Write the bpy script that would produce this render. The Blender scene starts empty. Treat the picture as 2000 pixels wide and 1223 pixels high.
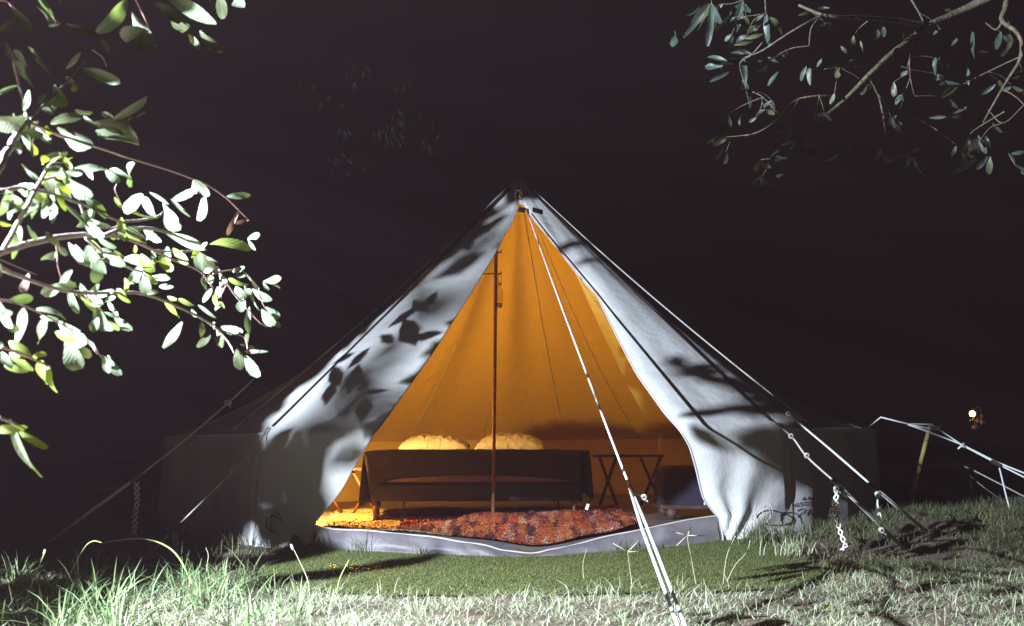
import bpy, bmesh, math, random
import numpy as np
from mathutils import Vector, Matrix

random.seed(11)
RNG = np.random.default_rng(11)
SC = bpy.context.scene
COL = SC.collection
R_ = math.radians

# ------------------------------------------------------------------ camera
F = 1963.0                      # focal length in photograph pixels (2000 px wide)
CAMZ = 0.51
PITCH = math.atan(268.5 / F)
cam_data = bpy.data.cameras.new('camera')
cam = bpy.data.objects.new('camera', cam_data)
COL.objects.link(cam)
cam.location = (0, 0, CAMZ)
cam.rotation_euler = (math.pi / 2 + PITCH, 0, 0)
cam_data.sensor_width = 36.0
cam_data.lens = 36.0 * F / 2000.0
cam_data.clip_start = 0.05
cam_data.clip_end = 400.0
cam_data.dof.use_dof = True
cam_data.dof.focus_distance = 6.3
cam_data.dof.aperture_fstop = 5.0
SC.camera = cam

# ------------------------------------------------------------------ night sky, lamps, exposure
world = bpy.data.worlds.new('World')
SC.world = world
world.use_nodes = True
bg = world.node_tree.nodes['Background']
bg.inputs['Color'].default_value = (1.0, 0.62, 0.69, 1)
bg.inputs['Strength'].default_value = 0.002
FLOOD = Vector((-3.1, 1.2, 1.7))
ld = bpy.data.lights.new('garden_floodlight', 'SPOT')
ld.energy = 6200
ld.color = (0.71, 0.84, 1.0)
ld.spot_size = R_(150)
ld.spot_blend = 0.4
ld.shadow_soft_size = 0.007
lo = bpy.data.objects.new('garden_floodlight', ld)
lo.location = FLOOD
lo.rotation_euler = (Vector((0.6, 5.5, 0.6)) - FLOOD).to_track_quat('-Z', 'Y').to_euler()
COL.objects.link(lo)
LANTERN = Vector((-1.66, 7.98, 0.55))
ll = bpy.data.lights.new('lantern_light', 'POINT')
ll.energy = 330
ll.color = (1.0, 0.51, 0.11)
ll.shadow_soft_size = 0.05
llo = bpy.data.objects.new('lantern_light', ll)
llo.location = LANTERN
COL.objects.link(llo)

SC.view_settings.view_transform = 'Standard'
SC.view_settings.look = 'None'
SC.view_settings.exposure = 0.0
SC.view_settings.gamma = 1.0
SC.view_settings.use_curve_mapping = False
SC.render.engine = 'CYCLES'
SC.cycles.use_denoising = True
SC.cycles.max_bounces = 6
SC.cycles.diffuse_bounces = 4
SC.cycles.transparent_max_bounces = 6
SC.cycles.caustics_reflective = False
SC.cycles.caustics_refractive = False
SC.cycles.sample_clamp_indirect = 4.0

# ------------------------------------------------------------------ placing helpers
CAM = Vector((0, 0, CAMZ))
FW = Vector((0, math.cos(PITCH), math.sin(PITCH)))
UP = Vector((0, -math.sin(PITCH), math.cos(PITCH)))
RT = Vector((1, 0, 0))

def ray(px, py):
    return FW + RT * ((px - 1000) / F) + UP * ((611.5 - py) / F)

def at(px, py, Y):
    d = ray(px, py)
    return CAM + d * (Y / d.y)

def sstep(a, b, x):
    t = min(1.0, max(0.0, (x - a) / (b - a)))
    return t * t * (3 - 2 * t)

def ground_z(x, y):
    z = -0.10 * (1 - sstep(5.6, 6.6, y))
    z += 0.02 * x * sstep(5.0, 6.8, y)
    z += 0.015 * sstep(1.8, 3.4, x) * sstep(5.5, 7.0, y)
    z += 0.012 * math.sin(x * 2.3 + 1.0) * math.sin(y * 1.9)
    return z

def gnd(px, py):
    d = ray(px, py)
    lo_, hi = 2.0, 60.0
    s = None
    y = 2.0
    while y < 60:
        p = CAM + d * (y / d.y)
        if p.z < ground_z(p.x, p.y):
            s = y
            break
        y += 0.02
    if s is None:
        return CAM + d * (30 / d.y)
    p = CAM + d * (s / d.y)
    return p

# ------------------------------------------------------------------ material helpers
def mat(name, color, rough=0.8, spec=0.2, vary=None, scale=8.0, bump=0.0, bscale=60.0, transl=0.0, tcol=None, metal=0.0, island=False, detail=4.0, coord='Object', stretch=None):
    m = bpy.data.materials.new(name)
    m.use_nodes = True
    nt = m.node_tree
    N, L = nt.nodes, nt.links
    p = N['Principled BSDF']
    p.inputs['Roughness'].default_value = rough
    p.inputs['Specular IOR Level'].default_value = spec
    p.inputs['Metallic'].default_value = metal
    p.inputs['Base Color'].default_value = (*color, 1)
    tc = N.new('ShaderNodeTexCoord')
    src = tc.outputs[coord]
    if stretch:
        mp = N.new('ShaderNodeMapping')
        mp.inputs['Scale'].default_value = stretch
        L.new(src, mp.inputs['Vector'])
        src = mp.outputs['Vector']
    csock = None
    if vary:
        ramp = N.new('ShaderNodeValToRGB')
        els = ramp.color_ramp.elements
        cols = [color] + list(vary)
        els[0].color = (*cols[0], 1)
        els[1].color = (*cols[-1], 1)
        lo_, hi = (0.0, 1.0) if island else (0.32, 0.68)
        els[0].position, els[1].position = lo_, hi
        for i, c in enumerate(cols[1:-1]):
            e = els.new(lo_ + (hi - lo_) * (i + 1) / (len(cols) - 1))
            e.color = (*c, 1)
        if island:
            g = N.new('ShaderNodeNewGeometry')
            L.new(g.outputs['Random Per Island'], ramp.inputs['Fac'])
        else:
            nz = N.new('ShaderNodeTexNoise')
            nz.inputs['Scale'].default_value = scale
            nz.inputs['Detail'].default_value = detail
            L.new(src, nz.inputs['Vector'])
            L.new(nz.outputs['Fac'], ramp.inputs['Fac'])
        csock = ramp.outputs['Color']
        L.new(csock, p.inputs['Base Color'])
    if bump:
        nb = N.new('ShaderNodeTexNoise')
        nb.inputs['Scale'].default_value = bscale
        nb.inputs['Detail'].default_value = 3
        L.new(src, nb.inputs['Vector'])
        b = N.new('ShaderNodeBump')
        b.inputs['Strength'].default_value = bump
        b.inputs['Distance'].default_value = 0.01
        L.new(nb.outputs['Fac'], b.inputs['Height'])
        L.new(b.outputs['Normal'], p.inputs['Normal'])
    if transl:
        t = N.new('ShaderNodeBsdfTranslucent')
        t.inputs['Color'].default_value = (*(tcol or color), 1)
        mx = N.new('ShaderNodeMixShader')
        mx.inputs['Fac'].default_value = transl
        L.new(p.outputs['BSDF'], mx.inputs[1])
        L.new(t.outputs['BSDF'], mx.inputs[2])
        L.new(mx.outputs['Shader'], N['Material Output'].inputs['Surface'])
    return m

def canvas_mat(name, color, dirt, inner=None):
    """cotton canvas: a fine woven relief, slight staining, a little light passing through"""
    m = mat(name, color, 0.9, 0.1, vary=[tuple(c * 0.96 for c in color), dirt], scale=2.2, transl=0.0006, tcol=(0.8, 0.5, 0.3), detail=6)
    nt = m.node_tree
    N, L = nt.nodes, nt.links
    tc = N.new('ShaderNodeTexCoord')
    nb = N.new('ShaderNodeTexNoise')
    nb.inputs['Scale'].default_value = 9
    nb.inputs['Detail'].default_value = 5
    L.new(tc.outputs['Object'], nb.inputs['Vector'])
    w1 = N.new('ShaderNodeTexNoise')
    w1.inputs['Scale'].default_value = 260
    L.new(tc.outputs['Object'], w1.inputs['Vector'])
    b1 = N.new('ShaderNodeBump')
    b1.inputs['Strength'].default_value = 0.35
    b1.inputs['Distance'].default_value = 0.03
    b2 = N.new('ShaderNodeBump')
    b2.inputs['Strength'].default_value = 0.6
    b2.inputs['Distance'].default_value = 0.006
    L.new(nb.outputs['Fac'], b1.inputs['Height'])
    L.new(w1.outputs['Fac'], b2.inputs['Height'])
    L.new(b1.outputs['Normal'], b2.inputs['Normal'])
    L.new(b2.outputs['Normal'], N['Principled BSDF'].inputs['Normal'])
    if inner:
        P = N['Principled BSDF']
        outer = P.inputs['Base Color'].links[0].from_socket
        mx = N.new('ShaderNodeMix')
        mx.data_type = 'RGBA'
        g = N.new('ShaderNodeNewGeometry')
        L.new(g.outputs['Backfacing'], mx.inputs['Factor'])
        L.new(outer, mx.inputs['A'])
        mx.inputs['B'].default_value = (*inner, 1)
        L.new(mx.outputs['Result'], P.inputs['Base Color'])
    return m

M = {}
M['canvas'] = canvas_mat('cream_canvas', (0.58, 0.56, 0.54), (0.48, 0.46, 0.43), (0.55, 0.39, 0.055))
M['shaded_wall_canvas'] = canvas_mat('shaded_wall_canvas', (0.40, 0.37, 0.38), (0.30, 0.27, 0.27), (0.5, 0.37, 0.07))  # canvas darkened to put the side walls' shade into the colour
M['seam'] = mat('dark_webbing', (0.016, 0.013, 0.012), 0.9, 0.1)
M['hem'] = mat('canvas_hem', (0.4, 0.37, 0.36), 0.9)
M['groundsheet'] = mat('groundsheet', (0.155, 0.135, 0.145), 0.5, 0.35, vary=[(0.11, 0.095, 0.10), (0.18, 0.16, 0.17)], scale=5, bump=0.3, bscale=14)
M['soil'] = mat('soil', (0.11, 0.085, 0.06), 0.95, 0.1, vary=[(0.2, 0.15, 0.11), (0.07, 0.065, 0.04)], scale=6, bump=1.0, bscale=40, detail=8)
M['rope'] = mat('white_rope', (0.78, 0.76, 0.74), 0.85, bump=0.6, bscale=300, vary=[(0.66, 0.63, 0.6)], scale=40)
M['rope_old'] = mat('weathered_rope', (0.5, 0.46, 0.42), 0.9, bump=0.6, bscale=300, vary=[(0.38, 0.34, 0.3)], scale=40)
M['plastic'] = mat('black_plastic', (0.02, 0.02, 0.022), 0.5, 0.4)
M['bamboo'] = mat('bamboo', (0.42, 0.32, 0.13), 0.6, 0.3, vary=[(0.3, 0.22, 0.08)], scale=10, stretch=(4, 4, 0.8))
M['wood'] = mat('pole_wood', (0.2, 0.1, 0.05), 0.6, 0.3, vary=[(0.11, 0.055, 0.03)], scale=14, stretch=(6, 6, 0.6))
M['redwood'] = mat('reddish_wood', (0.15, 0.06, 0.035), 0.55, 0.3, vary=[(0.09, 0.035, 0.02)], scale=12, stretch=(6, 6, 0.6))
M['darkwood'] = mat('dark_wood', (0.06, 0.035, 0.025), 0.6, 0.3, vary=[(0.035, 0.02, 0.015)], scale=12)
M['blanket'] = mat('blanket_wool', (0.036, 0.032, 0.028), 0.95, 0.05, vary=[(0.026, 0.023, 0.02)], scale=30, bump=0.6, bscale=220)
M['mattress'] = mat('mattress_cloth', (0.3, 0.25, 0.26), 0.9, 0.1, bump=0.2, bscale=120)
M['pillow'] = mat('pillow_cotton', (0.5, 0.5, 0.5), 0.9, 0.1, bump=1.0, bscale=18)
M['pillow'].node_tree.nodes['Bump'].inputs['Distance'].default_value = 0.018
M['steel'] = mat('steel', (0.6, 0.6, 0.62), 0.3, 0.5, metal=0.9)
M['navy'] = mat('navy_cloth', (0.022, 0.021, 0.036), 0.9, 0.1, bump=0.4, bscale=150)
M['ink'] = mat('printed_ink', (0.045, 0.035, 0.045), 0.8)
M['paper'] = mat('white_tag', (0.75, 0.75, 0.77), 0.7)
M['brass'] = mat('brass', (0.6, 0.38, 0.12), 0.35, 0.5, metal=0.9)
M['bark'] = mat('pale_bark', (0.5, 0.4, 0.37), 0.8, 0.2, vary=[(0.36, 0.27, 0.25)], scale=25, bump=0.5, bscale=70)
M['twig'] = mat('red_twig', (0.46, 0.28, 0.26), 0.6, 0.3)
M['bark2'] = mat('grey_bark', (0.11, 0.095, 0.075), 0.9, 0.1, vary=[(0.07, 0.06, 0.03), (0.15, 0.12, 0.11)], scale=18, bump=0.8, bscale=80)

def leaf_mat(name, c1, c2, tcol, rough=0.42):
    m = mat(name, c1, rough, 0.5, vary=[c2], scale=3, coord='Object', transl=0.28, tcol=tcol)
    nt = m.node_tree
    N, L = nt.nodes, nt.links
    P = N['Principled BSDF']
    tc = N.new('ShaderNodeTexCoord')
    sx = N.new('ShaderNodeSeparateXYZ')
    L.new(tc.outputs['Object'], sx.inputs[0])
    def mth(op, a, b=None):
        n = N.new('ShaderNodeMath')
        n.operation = op
        for i, v in enumerate((a, b)):
            if v is None:
                continue
            if isinstance(v, (int, float)):
                n.inputs[i].default_value = v
            else:
                L.new(v, n.inputs[i])
        return n.outputs[0]
    ax = mth('ABSOLUTE', sx.outputs['X'])
    rib = mth('LESS_THAN', ax, 0.025)
    ph = mth('SINE', mth('SUBTRACT', mth('MULTIPLY', sx.outputs['Y'], 46.0), mth('MULTIPLY', ax, 34.0)))
    vein = mth('GREATER_THAN', ph, 0.9)
    fac = mth('MAXIMUM', mth('MULTIPLY', rib, 0.5), mth('MULTIPLY', vein, 0.16))
    old = P.inputs['Base Color'].links[0].from_socket
    mx = N.new('ShaderNodeMix')
    mx.data_type = 'RGBA'
    L.new(fac, mx.inputs['Factor'])
    L.new(old, mx.inputs['A'])
    mx.inputs['B'].default_value = (min(1, c1[0] * 1.9 + .03), min(1, c1[1] * 1.7 + .03), min(1, c1[2] * 1.7 + .02), 1)
    L.new(mx.outputs['Result'], P.inputs['Base Color'])
    bp = N.new('ShaderNodeBump')
    bp.inputs['Strength'].default_value = 0.35
    bp.inputs['Distance'].default_value = 0.004
    L.new(mth('MAXIMUM', rib, mth('MULTIPLY', ph, 0.3)), bp.inputs['Height'])
    L.new(bp.outputs['Normal'], P.inputs['Normal'])
    return m
M['leaf_green'] = leaf_mat('leaf_green', (0.20, 0.26, 0.15), (0.15, 0.20, 0.10), (0.14, 0.19, 0.04))
M['leaf_teal'] = leaf_mat('leaf_blue_green', (0.21, 0.25, 0.155), (0.16, 0.19, 0.115), (0.12, 0.17, 0.05))
M['leaf_lime'] = leaf_mat('leaf_young', (0.22, 0.27, 0.05), (0.16, 0.22, 0.035), (0.3, 0.36, 0.03))
M['leaf_olive'] = leaf_mat('leaf_olive', (0.085, 0.095, 0.04), (0.06, 0.065, 0.03), (0.08, 0.085, 0.02))
M['leaf_slate'] = leaf_mat('leaf_slate_green', (0.045, 0.068, 0.05), (0.034, 0.05, 0.035), (0.04, 0.055, 0.025))  # leaf green darkened so the right tree looks dimly lit
M['leaf_night'] = leaf_mat('leaf_darkened', (0.02, 0.02, 0.013), (0.014, 0.014, 0.01), (0.016, 0.016, 0.006))  # near-black colour standing in for unlit leaves and twigs
M['leaf_dry'] = leaf_mat('leaf_dry', (0.3, 0.2, 0.17), (0.2, 0.13, 0.11), (0.2, 0.1, 0.06))

def rug_mat():
    m = mat('rag_rug', (0.3, 0.07, 0.05), 0.95, 0.05)
    nt = m.node_tree
    N, L = nt.nodes, nt.links
    tc = N.new('ShaderNodeTexCoord')
    mp = N.new('ShaderNodeMapping')
    mp.inputs['Scale'].default_value = (15, 1.5, 1)
    L.new(tc.outputs['Object'], mp.inputs['Vector'])
    vo = N.new('ShaderNodeTexVoronoi')
    vo.inputs['Scale'].default_value = 1.6
    vo.inputs['Randomness'].default_value = 0.9
    nz = N.new('ShaderNodeTexNoise')
    nz.inputs['Scale'].default_value = 22
    L.new(tc.outputs['Object'], nz.inputs['Vector'])
    va = N.new('ShaderNodeVectorMath')
    va.operation = 'MULTIPLY_ADD'
    L.new(nz.outputs['Color'], va.inputs[0])
    va.inputs[1].default_value = (1.0, 0.9, 0.5)
    L.new(mp.outputs['Vector'], va.inputs[2])
    L.new(va.outputs['Vector'], vo.inputs['Vector'])
    sp = N.new('ShaderNodeSeparateColor')
    L.new(vo.outputs['Color'], sp.inputs['Color'])
    rp = N.new('ShaderNodeValToRGB')
    rp.color_ramp.interpolation = 'CONSTANT'
    els = rp.color_ramp.elements
    cols = [(0.32, 0.065, 0.03), (0.4, 0.15, 0.06), (0.18, 0.045, 0.045), (0.36, 0.16, 0.12), (0.32, 0.085, 0.035), (0.09, 0.035, 0.03), (0.42, 0.25, 0.15), (0.34, 0.11, 0.045)]
    els[0].color = (*cols[0], 1)
    els[0].position = 0
    els[1].color = (*cols[1], 1)
    els[1].position = 0.14
    for i, c in enumerate(cols[2:]):
        e = els.new(0.14 + 0.12 * (i + 1))
        e.color = (*c, 1)
    L.new(sp.outputs['Red'], rp.inputs['Fac'])
    L.new(rp.outputs['Color'], N['Principled BSDF'].inputs['Base Color'])
    return m
M['rug'] = rug_mat()
M['jute'] = mat('jute', (0.42, 0.3, 0.16), 0.95, 0.05, vary=[(0.3, 0.2, 0.1), (0.5, 0.38, 0.22)], scale=18)

def grass_mat(name, cols, transl=0.15):
    return mat(name, cols[0], 0.6, 0.35, vary=cols[1:], island=True, transl=transl, tcol=cols[0])
M['grass_dry'] = grass_mat('dry_grass', [(0.5, 0.5, 0.36), (0.34, 0.42, 0.2), (0.56, 0.5, 0.4), (0.25, 0.36, 0.15), (0.45, 0.34, 0.26), (0.48, 0.54, 0.36)])
M['grass_green'] = grass_mat('green_grass', [(0.14, 0.23, 0.10), (0.24, 0.28, 0.11), (0.10, 0.18, 0.075), (0.34, 0.34, 0.18)], 0.25)
M['grass_dull'] = grass_mat('dull_weeds', [(0.10, 0.13, 0.05), (0.16, 0.17, 0.08), (0.07, 0.1, 0.035), (0.24, 0.19, 0.12)])
M['turf'] = grass_mat('artificial_turf', [(0.095, 0.115, 0.028), (0.12, 0.135, 0.04), (0.065, 0.085, 0.02), (0.145, 0.16, 0.065)], 0.05)
M['straw'] = mat('straw_stalk', (0.45, 0.4, 0.25), 0.6, 0.3)
M['limestalk'] = mat('green_stalk', (0.3, 0.34, 0.1), 0.5, 0.4)

def emit_mat(name, col, s):
    m = bpy.data.materials.new(name)
    m.use_nodes = True
    p = m.node_tree.nodes['Principled BSDF']
    p.inputs['Base Color'].default_value = (*col, 1)
    p.inputs['Emission Color'].default_value = (*col, 1)
    p.inputs['Emission Strength'].default_value = s
    return m
M['bulb'] = emit_mat('lit_bulb', (1.0, 0.62, 0.25), 14)

def glass_mat():
    m = bpy.data.materials.new('clear_glass')
    m.use_nodes = True
    p = m.node_tree.nodes['Principled BSDF']
    p.inputs['Base Color'].default_value = (0.95, 0.9, 0.85, 1)
    p.inputs['Roughness'].default_value = 0.03
    p.inputs['Transmission Weight'].default_value = 1.0
    p.inputs['IOR'].default_value = 1.25
    return m
M['glass'] = glass_mat()

# ------------------------------------------------------------------ mesh helpers
class MB:
    def __init__(self):
        self.v, self.f = [], []

    def add(self, vs, fs):
        o = len(self.v)
        self.v += [tuple(p) for p in vs]
        self.f += [tuple(i + o for i in f) for f in fs]
        return self

    def box(self, c, s, rot=None):
        c = Vector(c)
        vs = []
        for dx in (-.5, .5):
            for dy in (-.5, .5):
                for dz in (-.5, .5):
                    p = Vector((dx * s[0], dy * s[1], dz * s[2]))
                    if rot is not None:
                        p = rot @ p
                    vs.append(c + p)
        self.add(vs, [(0, 1, 3, 2), (4, 6, 7, 5), (0, 4, 5, 1), (2, 3, 7, 6), (0, 2, 6, 4), (1, 5, 7, 3)])
        return self

    def tube(self, pts, rad, n=6, cap=True):
        pts = [Vector(p) for p in pts]
        if not isinstance(rad, (list, tuple)):
            rad = [rad] * len(pts)
        vs, fs = [], []
        ref = None
        for i, p in enumerate(pts):
            a = pts[max(0, i - 1)]
            b = pts[min(len(pts) - 1, i + 1)]
            t = (b - a)
            if t.length < 1e-9:
                t = Vector((0, 0, 1))
            t.normalize()
            if ref is None:
                ref = t.orthogonal().normalized()
            u = (ref - t * ref.dot(t))
            if u.length < 1e-6:
                u = t.orthogonal()
            u.normalize()
            ref = u
            w = t.cross(u)
            for k in range(n):
                a_ = 2 * math.pi * k / n
                vs.append(p + (u * math.cos(a_) + w * math.sin(a_)) * rad[i])
        for i in range(len(pts) - 1):
            for k in range(n):
                k2 = (k + 1) % n
                fs.append((i * n + k, i * n + k2, (i + 1) * n + k2, (i + 1) * n + k))
        if cap:
            fs.append(tuple(range(n))[::-1])
            fs.append(tuple((len(pts) - 1) * n + k for k in range(n)))
        self.add(vs, fs)
        return self

    def grid(self, rows):
        nr, nc = len(rows), len(rows[0])
        vs = [p for r in rows for p in r]
        fs = [(i * nc + j, i * nc + j + 1, (i + 1) * nc + j + 1, (i + 1) * nc + j) for i in range(nr - 1) for j in range(nc - 1)]
        return self.add(vs, fs)

    def lathe(self, prof, c, n=16):
        c = Vector(c)
        rows = [[c + Vector((r * math.cos(2 * math.pi * k / n), r * math.sin(2 * math.pi * k / n), z)) for k in range(n + 1)] for r, z in prof]
        return self.grid(rows)

    def build(self, name, m, parent=None, smooth=True, solid=0.0, bevel=0.0, merge=False, origin=None, flip=False):
        if flip:
            self.f = [f[::-1] for f in self.f]
        me = bpy.data.meshes.new(name)
        vs = self.v
        if origin is not None:
            o = Vector(origin)
            vs = [tuple(Vector(p) - o) for p in vs]
        me.from_pydata(vs, [], self.f)
        me.update()
        if merge:
            bm = bmesh.new()
            bm.from_mesh(me)
            bmesh.ops.remove_doubles(bm, verts=bm.verts, dist=1e-5)
            bm.to_mesh(me)
            bm.free()
        me.materials.append(M[m] if isinstance(m, str) else m)
        if smooth:
            me.polygons.foreach_set('use_smooth', [True] * len(me.polygons))
        ob = bpy.data.objects.new(name, me)
        COL.objects.link(ob)
        if origin is not None:
            ob.location = origin
        if parent is not None:
            ob.parent = parent
        if bevel:
            b = ob.modifiers.new('bevel', 'BEVEL')
            b.width = bevel
            b.segments = 2
        if solid:
            s = ob.modifiers.new('solid', 'SOLIDIFY')
            s.thickness = solid
            s.offset = 0
        return ob

def thing(name, label, cat, group=None):
    o = bpy.data.objects.new(name, None)
    o.empty_display_size = 0.05
    COL.objects.link(o)
    return tag(o, label, cat, group)

def tag(o, label=None, cat=None, group=None, kind=None):
    if label:
        o['label'] = label
    if cat:
        o['category'] = cat
    if group:
        o['group'] = group
    if kind:
        o['kind'] = kind
    return o

def np_mesh(name, verts, tris, m, parent=None, smooth=False):
    me = bpy.data.meshes.new(name)
    nv, nf = len(verts), len(tris)
    me.vertices.add(nv)
    me.vertices.foreach_set('co', np.ascontiguousarray(verts, np.float32).ravel())
    me.loops.add(nf * 3)
    me.loops.foreach_set('vertex_index', np.ascontiguousarray(tris, np.int32).ravel())
    me.polygons.add(nf)
    me.polygons.foreach_set('loop_start', np.arange(0, nf * 3, 3, dtype=np.int32))
    me.polygons.foreach_set('loop_total', np.full(nf, 3, np.int32))
    me.update(calc_edges=True)
    me.validate()
    me.materials.append(M[m] if isinstance(m, str) else m)
    ob = bpy.data.objects.new(name, me)
    COL.objects.link(ob)
    if parent is not None:
        ob.parent = parent
    return ob

def blades(base, h, lean, az, w, curl=0.5):
    """curved tapering grass blades; arrays: base (n,3), height, lean (m sideways at tip), azimuth, width"""
    n = len(base)
    d = np.stack([np.cos(az), np.sin(az), np.zeros(n)], 1)
    fa = az + np.pi / 2 + RNG.uniform(-0.9, 0.9, n)
    s = np.stack([np.cos(fa), np.sin(fa), np.zeros(n)], 1)
    up = np.array([0, 0, 1.0])
    def P(t):
        return base + up * (h * (t - curl * 0.45 * t * t * np.clip(lean / np.maximum(h, 1e-4), 0, 1.2)))[:, None] + d * (lean * t ** 1.8)[:, None]
    p0, p1, p2, p3 = P(0.0), P(0.4), P(0.75), P(1.0)
    hw = (w / 2)[:, None] * s
    V = np.stack([p0 - hw * .8, p0 + hw * .8, p1 - hw, p1 + hw, p2 - hw * .7, p2 + hw * .7, p3], 1).reshape(-1, 3)
    o = (np.arange(n) * 7)[:, None]
    T = np.array([[0, 1, 3], [0, 3, 2], [2, 3, 5], [2, 5, 4], [4, 5, 6]])
    tris = (o[:, :, None] + T[None]).reshape(-1, 3)
    return V, tris

def resample(pts, n):
    pts = [Vector(p) for p in pts]
    ls = [0]
    for a, b in zip(pts, pts[1:]):
        ls.append(ls[-1] + (b - a).length)
    out = []
    for i in range(n):
        s = ls[-1] * i / (n - 1)
        k = 0
        while k < len(pts) - 2 and ls[k + 1] < s:
            k += 1
        t = (s - ls[k]) / max(1e-9, ls[k + 1] - ls[k])
        out.append(pts[k].lerp(pts[k + 1], t))
    return out

def smooth_poly(pts, n=24):
    """Catmull-Rom through points"""
    pts = [Vector(p) for p in pts]
    if len(pts) < 3:
        return resample(pts, max(2, n // 4))
    q = [pts[0] * 2 - pts[1]] + pts + [pts[-1] * 2 - pts[-2]]
    out = []
    per = max(2, n // (len(pts) - 1))
    for i in range(1, len(q) - 2):
        for k in range(per):
            t = k / per
            a, b, c, d = q[i - 1], q[i], q[i + 1], q[i + 2]
            out.append(0.5 * ((2 * b) + (c - a) * t + (2 * a - 5 * b + 4 * c - d) * t * t + (3 * b - a - 3 * c + d) * t ** 3))
    out.append(pts[-1])
    return out

# ================================================================== SETTING
def build_ground():
    xs = sorted(set([-140, -70, -35, -18, -10] + [round(-7 + i * 0.12, 3) for i in range(int(14 / 0.12) + 1)] + [10, 18, 35, 70, 140]))
    ys = sorted(set([-60, -20, -6, 0] + [round(1.5 + i * 0.12, 3) for i in range(int(12 / 0.12) + 1)] + [16, 22, 35, 60, 120, 200]))
    b = MB()
    rows = []
    for y in ys:
        row = []
        for x in xs:
            z = ground_z(x, y)
            near = 1.0 if abs(x) < 7 and 1.4 < y < 13.6 else 0.0
            inside = math.hypot(x - CX, y - CY) < 3.05
            if near and not inside:
                z += 0.012 * math.sin(x * 9.1 + y * 3.3) * math.sin(y * 7.7 - x * 2.0)
            if inside:
                z -= 0.03
            row.append((x, y, z - 0.004))
        rows.append(row)
    b.grid(rows)
    g = b.build('ground', 'soil')
    tag(g, kind='structure')

# ================================================================== TENT GEOMETRY
CX, CY = 0.06, 8.74
PK = at(1012, 352, CY)
ZP = PK.z
RB = 2.9

def eave_z(th):
    return 0.625 + 0.03 * math.sin(th)

def sag(th):
    a = abs(math.degrees(th))
    return 0.02 + 0.30 * sstep(33.5, 50, a) - 0.17 * sstep(100, 170, a)

def surf(th, t, out=0.0):
    """tent shell: t 0..1 peak to eave, 1..2 eave to ground; th 0 faces the camera, positive to the right"""
    if t <= 1:
        r = 0.02 + (RB - 0.02) * t
        z = ZP + (eave_z(th) - ZP) * t - sag(th) * 4 * t * (1 - t)
    else:
        r = RB + 0.015 * (t - 1)
        zb = ground_z(CX + RB * math.sin(th), CY - RB * math.cos(th)) - 0.09
        z = eave_z(th) + (zb - eave_z(th)) * (t - 1)
    r += out
    return Vector((CX + r * math.sin(th), CY - r * math.cos(th), z + out * 0.6))

def to_surf(px, py):
    d = ray(px, py)
    prev = None
    y = 4.8
    while y < 8.74:
        p = CAM + d * (y / d.y)
        r = math.hypot(p.x - CX, p.y - CY)
        th = math.atan2(p.x - CX, CY - p.y)
        t = (ZP - p.z) / (ZP - eave_z(th))
        rs = RB * min(1.0, max(0.0, t))
        if r <= rs:
            break
        y += 0.005
    if t > 1:
        zb = ground_z(p.x, p.y) - 0.09
        t = 1 + (eave_z(th) - p.z) / (eave_z(th) - zb)
    return th, t, p

SEAM = R_(33.5)

def edge_table(poly):
    tab = []
    for px, py in poly:
        th, t, _ = to_surf(px, py)
        tab.append((t, th))
    tab.sort()
    return tab

def lookup(tab, t):
    if t <= tab[0][0]:
        return tab[0][1]
    for (a, x), (b, y) in zip(tab, tab[1:]):
        if t <= b:
            k = (t - a) / max(1e-6, b - a)
            return x + (y - x) * k
    return tab[-1][1]

LEFT_EDGE = edge_table([(1013, 386), (1006, 416), (985, 452), (940, 530), (880, 622), (800, 742), (745, 826), (700, 897), (665, 950), (632, 995), (618, 1020)])
RIGHT_EDGE = edge_table([(1017, 386), (1036, 416), (1060, 446), (1105, 500), (1165, 568), (1203, 640), (1245, 722), (1300, 806), (1348, 873), (1366, 915), (1382, 962), (1410, 1004)])

def wrinkle(th, t, amp=1.0):
    s = math.sin(th * 26 + t * 5) * 0.006 + math.sin(th * 11 - t * 9 + 1.3) * 0.008 + math.sin(th * 47 + 3 * t) * 0.003
    return s * amp * min(1.0, t * 2.0)

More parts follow.
